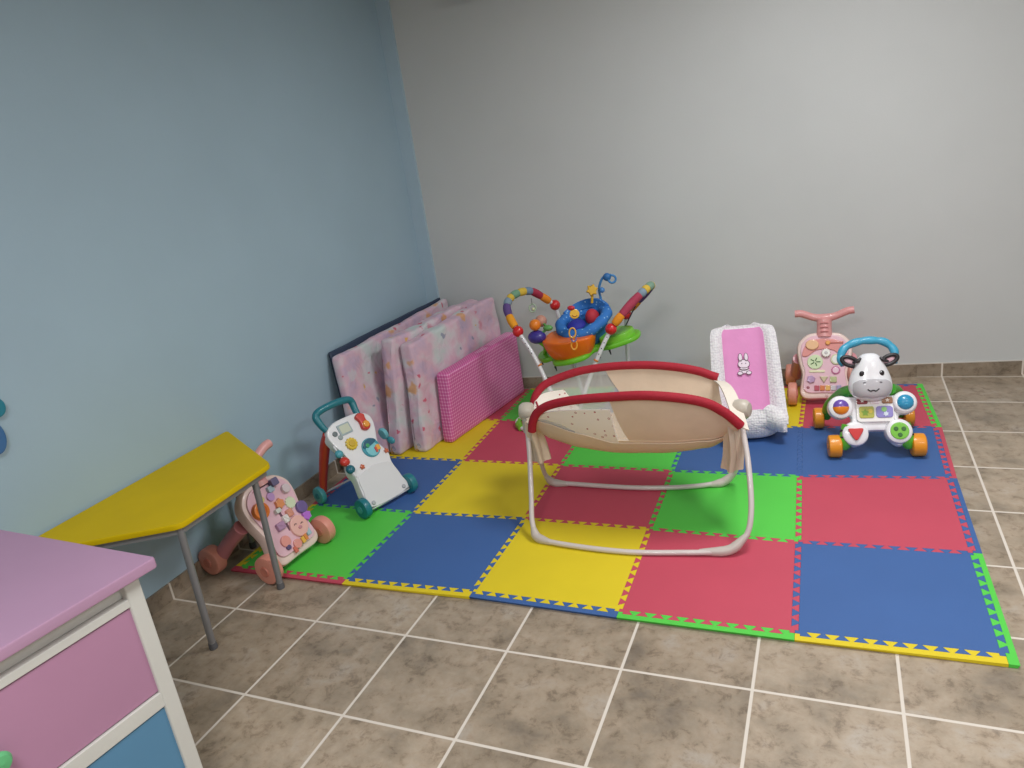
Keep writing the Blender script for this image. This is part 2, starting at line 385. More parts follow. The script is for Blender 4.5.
MATC = [['blue', 'red', 'yellow', 'blue', 'green'], ['red', 'green', 'red', 'yellow', 'blue'], ['blue', 'blue', 'green', 'red', 'yellow'], ['red', 'yellow', 'blue', 'green', 'red']]
ROWN = ['nearest row', 'second row from the front', 'third row from the front', 'row along the white wall']
COLN = ['rightmost in', 'second from the right in', 'middle one of', 'second from the left in', 'leftmost in']
for j in range(4):
    for i in range(5):
        poly = seam_pts(i, j, i, j + 1)[:-1] + seam_pts(i, j + 1, i + 1, j + 1)[:-1] + seam_pts(i + 1, j + 1, i + 1, j)[:-1] + seam_pts(i + 1, j, i, j)[:-1]
        o = foam_obj('foam_tile', poly, MATC[j][i], .012)
        tag(o, '%s foam puzzle tile, %s the %s' % (MATC[j][i], COLN[i], ROWN[j]), 'foam tile', 'interlocking foam tiles of the play mat')
def strip(a, b, outn, c, label='', ext0=0, ext1=0, wd=.03):
    s = seam_pts(*a, *b); A = Vector(s[0]); B = Vector(s[-1]); d = (B - A).normalized(); n = Vector(outn)
    poly = s + [B + d * ext1, B + d * ext1 + n * wd, A - d * ext0 + n * wd, A - d * ext0]
    if not ext1: poly.pop(len(s))
    if not ext0: poly.pop()
    tag(foam_obj('foam_edge_strip', poly, c, .0118, (A, n.normalized(), wd)), label, 'foam edging', 'toothed foam edging strips of the play mat')
for j, c in enumerate(['green', 'blue', 'red', 'green']):
    nm = ['nearest strip', 'second strip from the front', 'third strip from the front', 'strip nearest the white wall'][j]
    strip((0, j), (0, j + 1), (1, .005), c, '%s foam edging on the right side of the mat, %s' % (c, nm), ext0=.036 if j == 0 else 0, ext1=.03 if j == 3 else 0)
for i, c in enumerate(['yellow', 'green', 'blue', 'yellow', 'red']):
    nm = ['rightmost strip', 'second strip from the right', 'middle strip', 'second strip from the left', 'leftmost strip by the pink walker'][i]
    strip((i + 1, 0), (i, 0), (.012, -1), c, wd=.036, label= '%s foam edging along the front of the mat, %s' % (c, nm), ext0=.03 if i == 4 else 0)
for i, c in enumerate(['blue', 'red', 'green', 'yellow']):
    strip((i, 4), (i + 1, 4), (-.012, 1), c, '%s foam edging along the white wall, %s' % (c, ['behind the zebra walker', 'behind the infant seat cushion', 'behind the jumper seat', 'behind the jumper frame'][i]), wd=.028 - .002 * i)
for j, c in enumerate(['yellow', 'red', 'blue', 'green']):
    strip((5, j + 1), (5, j), (-1, -.02), c, '%s foam edging on the mat left side, %s' % (c, ['beside the pink walker', 'beside the teal walker', 'under the mattresses', 'in the wall corner under the mattresses'][j]))
ZM = .0125

# ------------------------------------------------------------ mattresses
FLOR = floral_material()
def slab(name, label, cat, bn, bf, tn, tf, thick_b, thick_t, m, seed, wr=.006, group=None, rad=.02):
    # bn/bf: bottom near/far of the room-side face; tn/tf: top near/far of it; thickness goes towards the blue wall
    bn, bf, tn, tf = [Vector(p) for p in (bn, bf, tn, tf)]
    d = (bf - bn); ang = math.atan2(d.y, d.x) - PI / 2
    t = Vector((-math.cos(ang), -math.sin(ang), 0))
    o = thing(name, label, cat, (bn.x, bn.y, ZM), ang, group) if False else None
    C8 = {(0, 0, 0): bn, (0, 1, 0): bf, (0, 0, 1): tn, (0, 1, 1): tf}
    inv = (Matrix.Translation((bn.x, bn.y, 0)) @ Matrix.Rotation(ang, 4, 'Z')).inverted()
    mb = MB()
    def P(a, b, c):
        p = (bn * (1 - b) + bf * b) * (1 - c) + (tn * (1 - b) + tf * b) * c
        return p + t * a * (thick_b * (1 - c) + thick_t * c)
    # superellipse section in (a,c), swept along b with rounded ends
    nb = 44; ns = 64; H = (tn - bn).length; Ln = (bf - bn).length; T = (thick_b + thick_t) / 2
    rings = []
    bs = [0, .004, .012, .025] + [.05 + .9 * k / nb for k in range(nb + 1)] + [.975, .988, .996, 1]
    for b in bs:
        e = min(b, 1 - b) * Ln
        ins = 0 if e > rad else rad - math.sqrt(max(0, rad * rad - (rad - e) ** 2))
        ring = []
        for x, y in rrect(T / 2, H / 2, max(T - 2 * ins, .004), max(H - 2 * ins, .004), min(rad, T / 2 - .003), 5):
            pass
        out = rrect(T / 2, H / 2, T - 2 * ins * .9, H - 2 * ins, min(rad, T * .45 - ins * .9 if T * .45 > ins * .9 + .002 else .002), 5)
        # densify long sides
        den = []
        for k in range(len(out)):
            p0 = Vector(out[k]); p1 = Vector(out[(k + 1) % len(out)]); L = (p1 - p0).length
            m_ = 12 if L > H * .5 else (4 if L > T * .3 else 1)
            for q in range(m_): den.append(p0.lerp(p1, q / m_))
        for q in den:
            p = P(q.x / T, b, q.y / H)
            nn = noise.noise_vector(Vector((p.x * 5 + seed, p.y * 5, p.z * 4))) * wr * 1.6 + noise.noise_vector(Vector((p.x * 16 + seed, p.y * 10, p.z * 8 - p.y * 9))) * wr * .8
            if q.y < .03: nn.z = 0
            p = p + nn; p.z = max(p.z, ZM)
            ring.append(inv @ p)
        n0 = len(ring); rings.append(ring)
    mn = min(len(r) for r in rings)
    if any(len(r) != mn for r in rings): rings = [r[:mn] for r in rings]
    mb.rings(rings)
    ob = mb.build(name, m, smooth=60); ob.location = (bn.x, bn.y, 0); ob.rotation_euler = (0, 0, ang)
    tag(ob, label, cat, group); return ob
NAVY = mat('#2d3a52', .6, .2, 150)
slab('crib_mattress', 'navy edged thin mattress standing flat against the blue wall, furthest back', 'mattress', (-.225, .50, ZM), (-.235, 1.70, ZM), (-.333, .60, .69), (-.236, 1.80, .712), .018, .018, NAVY, 1, .002, rad=.009)
slab('crib_mattress', 'pink floral crib mattress directly against the navy one by the blue wall', 'mattress', (-.145, .44, ZM), (-.155, 1.70, ZM), (-.272, .585, .665), (-.174, 1.79, .70), .065, .052, FLOR, 4, .006, 'floral covered crib mattresses')
slab('crib_mattress', 'pink floral crib mattress, middle of the three, with a creased cover top', 'mattress', (-.055, .69, ZM), (.09, 1.75, ZM), (-.048, .805, .695), (.070, 1.775, .695), .085, .085, FLOR, 9, .012, 'floral covered crib mattresses')
slab('crib_mattress', 'pink floral crib mattress right behind the gingham cushion', 'mattress', (.090, .742, ZM), (.215, 1.76, ZM), (.045, .84, .648), (.185, 1.78, .70), .085, .08, FLOR, 15, .009, 'floral covered crib mattresses')
slab('gingham_cushion', 'bright pink gingham foam cushion standing in front of the floral mattresses', 'cushion', (.192, .885, ZM), (.315, 1.785, ZM), (.200, .955, .432), (.300, 1.81, .445), .075, .095, gingham_material(), 21, .002)

# ------------------------------------------------------------ rocker
t = thing('baby_rocker', 'baby rocker with red padded rails and beige hammock on pale curved legs', 'baby rocker', (1.45, .2, ZM))
TUBE = mat('#d2c8c4', .35, coat=.3); JOINT = mat('#bcb3a4', .4)
BL = Vector((.99, .24, .495)); BR = Vector((1.945, .25, .515))
fr = cm([BL + Vector((0, -.02, -.04)), (1.018, .14, .33), (1.045, .035, .17), (1.068, -.045, .075), (1.115, -.092, .032), (1.25, -.118, .026), (1.5, -.128, .025), (1.72, -.1, .026), (1.895, -.068, .034), (1.972, -.028, .075), (1.995, .02, .17), (1.980, .12, .33), BR + Vector((0, -.02, -.04))], 8)
MB().tube(fr, .0115, 12).build('front_leg_frame', TUBE, t, world=True)
re_ = cm([BL + Vector((0, .02, -.04)), (.975, .32, .33), (.96, .39, .17), (.965, .42, .075), (1.005, .435, .032), (1.12, .435, .026), (1.42, .435, .025), (1.65, .47, .026), (1.80, .52, .034), (1.868, .54, .075), (1.89, .50, .17), (1.92, .39, .33), BR + Vector((0, .02, -.04))], 8)
MB().tube(re_, .0115, 12).build('rear_leg_frame', TUBE, t, world=True)
for nm, pts in (('foot', [(1.075, -.06, .062), (1.10, -.085, .03), (1.17, -.108, .024)]), ('foot', [(1.80, -.082, .026), (1.915, -.06, .034), (1.980, -.023, .085)]), ('foot', [(.966, .418, .07), (.995, .433, .03), (1.07, .436, .024)]), ('foot', [(1.76, .505, .026), (1.82, .528, .034), (1.873, .54, .08)])):
    MB().tube(cm(pts, 6), [.012, .02, .02, .012], 12).build('foot', mat('#c4bab2', .4), t, world=True)
for c in (BL, BR):
    sx = -1 if c is BL else 1
    p = MB().lathe([(.0, -.03), (.03, -.03), (.04, -.022), (.043, 0), (.040, .022), (.028, .036), (.0, .04)], c, (sx, -.25, .1), 24).build('pivot_joint', JOINT, t, world=True)
    MB().lathe([(.017, -.05), (.02, -.04), (.019, .01), (.016, .02)], c + Vector((0, -.022, -.045)), (0, .1, 1), 16).build('socket', JOINT, p, world=True)
RED = mat('#a3142a', .75, .5, 70, .05, 30)
Fp = [(1.054, 0.12, 0.4487), (1.068, 0.115, 0.4996), (1.1, 0.11, 0.5453), (1.165, 0.1, 0.5832), (1.287, 0.085, 0.6135), (1.446, 0.07, 0.6341), (1.596, 0.06, 0.6456), (1.734, 0.07, 0.6321), (1.831, 0.09, 0.6041), (1.889, 0.11, 0.5628), (1.924, 0.12, 0.5293), (1.956, 0.13, 0.4913)]
Rp = [(0.9556, 0.4, 0.463), (0.9698, 0.42, 0.5075), (1, 0.45, 0.5431), (1.06, 0.48, 0.5684), (1.176, 0.51, 0.5984), (1.321, 0.53, 0.6131), (1.487, 0.54, 0.6155), (1.626, 0.54, 0.6044), (1.729, 0.54, 0.5842), (1.782, 0.54, 0.5646), (1.816, 0.54, 0.5525)]
FC = cm(Fp, 8); RC = cm(Rp, 8)
MB().tube(FC, .0195, 14).build('front_rail', RED, t, world=True)
MB().tube(RC, .0195, 14).build('rear_rail', RED, t, world=True)
def along(c, u):
    x = u * (len(c) - 1); k = min(int(x), len(c) - 2); return c[k].lerp(c[k + 1], x - k)
def bott(u):  # height of the hammock floor
    P = [(0, .46), (.06, .448), (.14, .425), (.25, .38), (.36, .34), (.46, .320), (.6, .326), (.75, .350), (.88, .385), (1, .42)]
    for (a, za), (b, zb) in zip(P, P[1:]):
        if u <= b: k = (u - a) / (b - a); k = k * k * (3 - 2 * k) * .5 + k * .5; return za + (zb - za) * k
    return P[-1][1]
def bpad(u):
    P = [(0, .475), (.08, .468), (.18, .44), (.28, .40), (.38, .345), (.46, .312), (.6, .315), (1, .43)]
    for (a, za), (b, zb) in zip(P, P[1:]):
        if u <= b: return za + (zb - za) * (u - a) / (b - a)
    return P[-1][1]
def ham(u, s, dz=0.0, bott=bott, ex=3.4):
    a = along(FC, u); b = along(RC, u); p = a.lerp(b, s); zr = p.z
    q = 1 - abs(2 * s - 1) ** ex
    z = zr + (min(bott(u), zr - .01) - zr) * q + dz * q
    return Vector((p.x, p.y, z))
BEI = mat('#d6c0a8', .8, .35, 28, .05, 9); PRINT = dots_material('#ece4d8', '#a8545a', 34, .2, .8, True); NET = mesh_net_material()
# underside sling: beige, its whole length; sides from u=.36 to the right end
def sling(u, s):
    m_ = .02 + .14 * min(1, u / .45) ** 1.3; return ham(.015 + u * .975, m_ + s * (1 - 2 * m_), -.012) + Vector((0, 0, .003 * noise.noise(Vector((u * 14, s * 8, 0)))))
MB().grid(sling, 70, 22, .004).build('sling', BEI, t, world=True, label='beige underside cloth')
UM = .45
def skew(u, s, front): return u + (.10 * (s - .5) if front else .10 * (s - .5))
MB().grid(lambda u, s: ham(min(1, (UM + .10 * s) + u * (.995 - (UM + .10 * s))), s * .30), 50, 14, .003).build('side_panel', BEI, t, world=True, label='front beige side cloth')
MB().grid(lambda u, s: ham(min(1, (UM + .03 + .16 * s) + u * (.995 - (UM + .03 + .16 * s))), 1 - s * .30), 50, 14, .003).build('side_panel', BEI, t, world=True, label='rear beige side cloth')
MB().grid(lambda u, s: ham(.02 + u * ((UM + .10 * s) - .02), s * .30), 30, 10).build('mesh_panel', NET, t, world=True, label='see-through front mesh')
MB().grid(lambda u, s: ham(.02 + u * ((UM + .03 + .16 * s) - .02), 1 - s * .30), 30, 10).build('mesh_panel', NET, t, world=True, label='see-through rear mesh')
def padmax(s):
    if s < .3: return .43 + .045 * s / .3
    return .475 if s < .66 else .475 - .19 * ((s - .66) / .34)
pad = MB().grid(lambda u, s: ham(.018 + u * padmax(.03 + s * .92), .03 + s * .92, .004, bpad), 40, 40, .006).build('head_pad', PRINT, t, world=True, label='white printed head pad')
MB().tube([ham(.10 + .17 * k / 14, .88 - .64 * k / 14, .010, bpad) for k in range(15)], .0045, 8).build('piping', mat('#a8283a', .7), pad, world=True)
MB().grid(lambda u, s: ham(.45 + u * .53, .16 + s * .68, .010), 30, 20, .008).build('seat_pad', mat('#e2cdb4', .8, .3, 30, .04, 9), t, world=True)
def drape(c, pts, r0, seed):
    mb = MB(); C_ = cm(pts, 8); n = len(C_); rings = []
    for i, p in enumerate(C_):
        rings.append([(p.x + r0[0] * (1 + .28 * math.sin(k * 5 * 2 * PI / 30 + i * .05 + seed)) * math.cos(2 * PI * k / 30) * (.75 + .35 * i / n), p.y + r0[1] * (1 + .2 * math.sin(k * 4 * 2 * PI / 30 + seed)) * math.sin(2 * PI * k / 30), p.z) for k in range(30)])
    return mb.rings(rings)
drape(BL, [(1.035, .18, .48), (1.03, .20, .41), (1.035, .215, .34), (1.045, .21, .27)], (.034, .05), 0).build('end_cloth', mat('#d3c1ac', .85, .4, 30, .08, 14), t, world=True)
drape(BR, [(1.905, .20, .48), (1.912, .205, .41), (1.912, .21, .34), (1.905, .21, .27)], (.036, .05), 2).build('end_cloth', mat('#d3c1ac', .85, .4, 30, .08, 14), t, world=True)
# cloth hood at the right end
MB().grid(lambda u, s: Vector(along(FC, .93 + .06 * u)).lerp(Vector(along(RC, .93 + .06 * u)), s) + Vector((.035 * u, 0, .05 * math.sin(PI * s) - .02)), 8, 16, .006).build('end_cover', mat('#e0d6c8', .8, .3, 40), t, world=True)

# ------------------------------------------------------------ infant seat cushion
t = thing('infant_seat_cushion', 'white bubble plush infant seat cushion with pink centre and bunny, leaning by the white wall', 'seat cushion', (1.88, 1.2, ZM), math.atan2(-.97, .2) + PI / 2)
prof = cm([(0, -.125, .165), (0, -.155, .105), (0, -.135, .045), (0, -.06, .03), (0, .03, .06), (0, .12, .17), (0, .22, .33), (0, .31, .465), (0, .335, .505)], 8)
def cup(sx, tt, lift=0.0):
    x = tt * (len(prof) - 1); k = min(int(x), len(prof) - 2); p = prof[k].lerp(prof[k + 1], x - k)
    d = (prof[k + 1] - prof[k]).normalized(); nrm = Vector((0, -d.z, d.y)); nrm = nrm if nrm.y < 0 or nrm.z > 0 else -nrm
    wv = [(0, .09), (.03, .12), (.08, .145), (.2, .175), (.4, .19), (.6, .19), (.78, .182), (.86, .176), (.92, .165), (.96, .150), (.985, .130), (1, .10)]
    for (a, wa), (b, wb) in zip(wv, wv[1:]):
        if tt <= b: wd = wa + (wb - wa) * (tt - a) / (b - a); break
    ef = min(1, tt / .12) * min(1, (1 - tt) / .16); sag = .06 * abs(sx) ** 2.2 * (.15 + .85 * ef) * (1 - .5 * tt)
    puff = .03 * math.exp(-((abs(sx) - .8) / .2) ** 2) * (.25 + .75 * ef)
    return Vector((sx * wd, p.y, p.z)) + nrm * (sag + puff + lift)
WB = bubble_material('#f4f1f2', '#dcd6dc'); PB = bubble_material('#eaa0d2', '#d985bd')
mb = MB(); NU, NV = 40, 56
mb.grid(lambda a, b: cup(2 * a - 1, b), NU, NV, -.035) if False else mb.grid(lambda a, b: cup(2 * a - 1, b), NU, NV, .03)
mb.build('side_cushion', WB, t, label='white bubble plush border', smooth=80)
MB().grid(lambda a, b: cup((2 * a - 1) * (.54 + .10 * b - .05 * max(0, b - .9) / .1), .36 + b * .565, .004), 24, 30, .003).build('back_panel', mat('#e898cc', .8, .35, 45, .04, 10, sheen=.2), t, label='smooth pink back panel', smooth=80)
MB().grid(lambda a, b: cup((2 * a - 1) * (.40 + .14 * b), .06 + b * .30, .005), 24, 20, .004).build('seat_panel', PB, t, label='pink bubble plush seat panel', smooth=80)
bun = Matrix.Translation(cup(-.03, .735, .012)) @ Matrix.Rotation(math.radians(57), 4, 'X') @ Matrix.Scale(1.3, 4)
mb = MB(bun); DK = mat('#55404a', .8)
for e in ([(x * 1.0, y) for x, y in circle(0, .0, .024, 20, .019)], circle(-.012, .03, .008, 14, .018), circle(.012, .03, .008, 14, .018), circle(0, -.027, .02, 18, .014), circle(-.018, -.04, .011, 12, .008), circle(.018, -.04, .011, 12, .008)):
    mb.prism(e, 0, .0035, .001)
emb = mb.build('bunny_embroidery', mat('#f2e2ee', .8), t)
mb = MB(bun)
for e in (circle(0, .0, .024, 20, .019), circle(-.012, .03, .008, 14, .018), circle(.012, .03, .008, 14, .018), circle(-.018, -.04, .011, 12, .008), circle(.018, -.04, .011, 12, .008)):
    mb.tube([(x, y, .003) for x, y in e], .0012, 6, closed=True)
mb.sph((-.008, .002, .0045), .002); mb.sph((.008, .002, .0045), .002)
mb.tube([(-.02, -.022, .004), (-.008, -.027, .005), (.008, -.027, .005), (.02, -.022, .004)], .002, 6)
mb.build('stitching', DK, emb)

# ------------------------------------------------------------ walker helpers
def wheel(mb, c, r, w, axis=(0, 1, 0)):
    return mb.lathe([(r * .3, -w * .5), (r * .82, -w * .5), (r * .96, -w * .42), (r, -w * .25), (r, w * .25), (r * .96, w * .42), (r * .82, w * .5), (r * .3, w * .5)], c, axis, 30)
def badge(parent, M, items):
    # items: (name, colour, outline, z0, z1, bevel)
    for name, c, poly, z0, z1, bv in items:
        MB(M).prism(poly, z0, z1, bv).build(name, mat(c, .35, coat=.2), parent)
def star(cx, cy, r, r2, n):
    return [(cx + (r if k % 2 == 0 else r2) * math.cos(PI * k / n + .3), cy + (r if k % 2 == 0 else r2) * math.sin(PI * k / n + .3)) for k in range(2 * n)]
def smooth2(pts, n=6): return [(p.x, p.y) for p in cm([(x, y, 0) for x, y in pts], n, True)]
def mirror(pts): return pts + [(-x, y) for x, y in reversed(pts)]

# ---- teal handled white walker (frame: x forward, y right-hand side in the photo)
t = thing('push_walker', 'white baby push walker with teal handle and wheels beside the mattresses', 'push walker', (.2, .126, ZM), math.atan2(-.324, .946))
TEAL = mat('#1c7683', .4, coat=.2); TEALL = mat('#4a9aa4', .4, coat=.2); WP = mat('#e6e6e8', .3, coat=.3)
for y in (-.152, .152):
    wh = wheel(MB(), (0, y, .052), .052, .04).build('front_wheel', TEAL, t)
    MB().lathe([(.0, -.022), (.018, -.024), (.02, 0), (.018, .024), (0, .022)], (0, y, .052), (0, 1, 0), 20).build('hub', TEALL, wh)
for y in (-.165, .165):
    wh = wheel(MB(), (-.36, y, .047), .047, .03).build('rear_wheel', TEALL, t)
    MB().lathe([(.0, -.017), (.016, -.018), (.018, 0), (.016, .018), (0, .017)], (-.36, y, .047), (0, 1, 0), 20).build('hub', TEAL, wh)
    MB().tube(cm([(-.355, y * .86, .06), (-.325, y * .82, .17), (-.27, y * .76, .32), (-.225, y * .70, .40)], 6), [.019, .023, .027, .028], 14).build('rear_leg', mat('#c0392b', .4, coat=.2), t, label='red orange rear leg')
MB().tube([(-.36, -.15, .047), (-.36, .15, .047)], .006, 10).build('rear_axle', mat('#b9b9bc', .35), t)
# board plane
b0 = Vector((.02, 0, .03)); b1 = Vector((-.235, 0, .445)); BH = (b1 - b0).length
BM = basis(b0, (0, 1, 0), b1 - b0)
half = [(.125, 0), (.132, .03), (.128, .1), (.118, .17), (.128, .215), (.118, .255), (.105, .30), (.128, .36), (.142, .41), (.135, .45), (.10, .475), (.05, .487)]
MB(BM).prism(smooth2(mirror(half), 4), -.05, .012, .012, True).build('activity_board', WP, t, label='white moulded activity board')
scr = MB(BM).prism(smooth2(mirror([(.115, .012), (.118, .1), (.105, .17), (.06, .19), (.02, .198)]), 5), .010, .016, .004).build('front_cover', mat('#dcdcde', .35, coat=.3), t, label='plain light grey lower cover')
for sx in (-1, 1): MB(BM).lathe([(0, 0), (.011, 0), (.011, .006), (.008, .009), (0, .009)], (sx * .10, .028, .014), (0, 0, 1), 18).build('screw_cap', mat('#aeb0b4', .4), t)
badge(t, BM, [
    ('music_screen', '#9fb0b4', rrect(-.035, .43, .075, .06, .006), .012, .018, .003), ('screen_picture', '#c5cbb5', rrect(-.035, .43, .058, .044, .004), .018, .020, .001),
    ('round_button', '#5d6a6c', circle(-.098, .425, .014), .012, .018, .003), ('round_button', '#8f9c9c', circle(-.080, .398, .013), .012, .018, .003),
    ('phone_toy', '#c8352a', smooth2([(.045, .46), (.07, .475), (.098, .46), (.095, .43), (.105, .395), (.08, .375), (.052, .39), (.055, .43)], 4), .012, .032, .008), ('phone_button', '#e8982a', circle(.078, .405, .019), .03, .042, .006),
    ('gear', '#d8b81c', star(-.045, .345, .034, .029, 12), .012, .026, .004), ('gear_centre', '#c9a512', circle(-.045, .345, .018), .026, .031, .003),
    ('spinner_window', '#2f93a5', circle(.045, .285, .052), .012, .020, .004), ('spinner_disc', '#7cc5cf', circle(.045, .275, .038), .020, .024, .002),
    ('spinner_leaf', '#155a74', smooth2([(.0, .295), (.02, .325), (.06, .33), (.085, .31), (.05, .295)], 4), .024, .028, .002), ('spinner_block', '#e9a63b', rrect(.075, .27, .022, .03, .004), .024, .032, .003), ('spinner_block', '#d64a35', rrect(.060, .262, .012, .03, .003), .024, .031, .003), ('spinner_block', '#3aa060', circle(.025, .30, .011), .024, .032, .003),
    ('flower_knob', '#c4603a', star(-.055, .215, .015, .010, 5), .012, .022, .003), ('flower_knob', '#c4603a', star(.115, .235, .015, .010, 5), .012, .022, .003)])
# handle
hz = .0
H = cm([(-.225, -.122, .42), (-.25, -.132, .455), (-.272, -.134, .492), (-.274, -.105, .515), (-.272, -.01, .523), (-.274, .07, .514), (-.272, .092, .492), (-.25, .088, .455), (-.225, .084, .42)], 8)
MB().tube(H, [.015, .018, .0195, .019, .0195, .019, .0195, .018, .015], 14).build('handle', TEAL, t)
# side beads
for k, (c, r) in enumerate((('#4e9fae', .022), ('#cc3b30', .026), ('#1f6878', .024))):
    MB().sph((-.135 + .035 * k, -.135, .315 - .035 * k), (r, r, r * .8), R=Matrix.Rotation(.75, 4, 'Y')).build('bead', mat(c, .35, coat=.2), t)
MB().tube([(-.17, -.135, .35), (-.03, -.135, .21)], .005, 8).build('bead_rod', WP, t)
MB().lathe([(0, -.01), (.03, -.01), (.034, 0), (.03, .01), (0, .01)], (-.14, .155, .31), (0, 1, .2), 20).build('side_spinner', mat('#6bb0bd', .35), t)
MB().sph((-.10, .165, .275), (.03, .014, .02)).build('side_spinner', mat('#3f93a4', .35), t)

# ---- zebra walker
t = thing('zebra_walker', 'white zebra-faced push walker with blue handle and orange wheels', 'push walker', (2.49, .87, ZM), math.atan2(-.99, .128))
OR = mat('#e8931a', .4, coat=.2); ZW = mat('#ecebee', .3, coat=.3); GR = mat('#5cb82e', .35, coat=.2); BK = mat('#2a2629', .4)
for y in (-.183, .183):
    wh = wheel(MB(), (-.055, y, .055), .055, .062).build('front_wheel', OR, t)
    MB().lathe([(0, -.033), (.015, -.034), (.015, .034), (0, .033)], (-.055, y, .055), (0, 1, 0), 20).build('hub', mat('#cf7c12', .4), wh)
for y in (-.215, .215):
    wh = wheel(MB(), (-.42, y, .055), .055, .05).build('rear_wheel', OR, t)
    MB().lathe([(0, -.027), (.015, -.028), (.015, .028), (0, .027)], (-.42, y, .055), (0, 1, 0), 20).build('hub', mat('#cf7c12', .4), wh)
    MB().tube(cm([(-.42, y * .82, .06), (-.37, y * .78, .14), (-.25, y * .55, .25), (-.17, y * .35, .30)], 6), [.022, .03, .036, .03], 14).build('rear_leg', mat('#3f9c26', .35, coat=.2), t, label='green rear leg')
for y in (-.12, .12):
    MB().tube(cm([(-.055, y * 1.25, .055), (-.05, y * 1.1, .09), (-.07, y, .16)], 5), [.03, .035, .03], 14).build('front_leg', GR, t, label='lime green front leg')
zb0 = Vector((-.01, 0, .052)); zb1 = Vector((-.135, 0, .285)); ZB = basis(zb0, (0, 1, 0), zb1 - zb0)
body = mirror([(.0, .10), (.05, .085), (.06, .04), (.10, .015), (.14, .05), (.13, .10), (.108, .135), (.11, .165), (.15, .17), (.175, .21), (.15, .255), (.09, .262), (.03, .262)][1:])
MB(ZB).prism(smooth2(body, 4), -.06, .0, .02, True).build('body', ZW, t)
for x, y, r in ((-.152, .208, .057), (.130, .222, .055), (-.094, .078, .060), (.096, .086, .060)):
    pw = MB(ZB).lathe([(0, -.05), (r * .8, -.05), (r, -.03), (r, .005), (r * .93, .022), (r * .74, .030), (0, .030)], (x, y, 0), (0, 0, 1), 30).build('paw', ZW, t)
    if y > .15 and x < 0:
        MB(ZB).sph((x, y, .026), (.037, .037, .022)).build('roller_ball', mat('#6d4fa8', .3, coat=.3), pw)
        mb = MB(ZB @ Matrix.Translation((x, y, .026)))
        mb.rings([[(math.cos(PI + PI * k / 16) * .0378 * math.cos(a), math.sin(PI + PI * k / 16) * .0378 * math.cos(a) - .0005, .0228 * math.sin(a) + .0004) for k in range(17)] for a in [PI / 2 * q / 8 for q in range(9)]], closed_ring=False)
        mb.build('roller_stripe', mat('#e8871c', .3, coat=.3), pw)
    elif y > .15:
        MB(ZB).sph((x, y, .026), (.037, .037, .022)).build('roller_ball', mat('#2f93bd', .3, coat=.3), pw)
        for q in (-.012, .012): MB(ZB).tube([(x - .033, y + q, .034), (x, y + q, .047), (x + .033, y + q, .034)], .0025, 6).build('ridge', mat('#5db4d6', .3), pw)
    elif x < 0:
        MB(ZB).prism(smooth2([(x - .033, y + .022), (x, y + .024), (x + .033, y + .022), (x + .02, y - .01), (x, y - .034), (x - .02, y - .01)], 4), .024, .042, .005).build('red_button', mat('#d13434', .35, coat=.2), pw)
    else:
        MB(ZB).prism(circle(x, y, .041), .024, .036, .005).build('clicker_disc', mat('#77c23a', .35, coat=.2), pw)
        for q in range(3): MB(ZB).prism(circle(x + .019 * math.cos(q * 2.094 + .5), y + .019 * math.sin(q * 2.094 + .5), .0105), .034, .039, .002).build('clicker_hole', mat('#356b2a', .4), pw)
badge(t, ZB, [('music_panel', '#f2f0ee', rrect(.0, .195, .165, .125, .02), .0, .014, .005),
    ('page_button', '#8c2b34', rrect(-.055, .235, .048, .032, .008), .014, .020, .004), ('page_button', '#9b6a44', rrect(.055, .235, .048, .032, .008), .014, .020, .004), ('page_button', '#f0e6ea', rrect(.0, .235, .040, .032, .004), .014, .020, .003),
    ('song_button', '#b7b84a', rrect(-.038, .180, .066, .056, .01), .014, .019, .003), ('song_button', '#8f86c8', rrect(.040, .180, .074, .056, .014), .014, .019, .003),
    ('button_print', '#7aa02f', star(-.045, .178, .018, .010, 5), .019, .021, 0), ('button_print', '#e2c94c', circle(-.022, .185, .010), .019, .021, 0), ('button_print', '#86c06e', circle(.038, .192, .012), .019, .021, 0), ('button_print', '#d7e2ee', star(.045, .170, .013, .008, 6), .019, .021, 0),
    ('button_print', '#f2f2f2', star(-.055, .235, .009, .005, 5), .020, .022, 0), ('button_print', '#f2e6d6', star(.055, .235, .010, .005, 5), .020, .022, 0)])
for x, y in ((-.148, .095), (-.150, .062), (.15, .105), (.152, .07)): MB(ZB).sph((x, y, -.012), (.012, .010, .026)).build('stripe', BK, t, label='black zebra stripe')
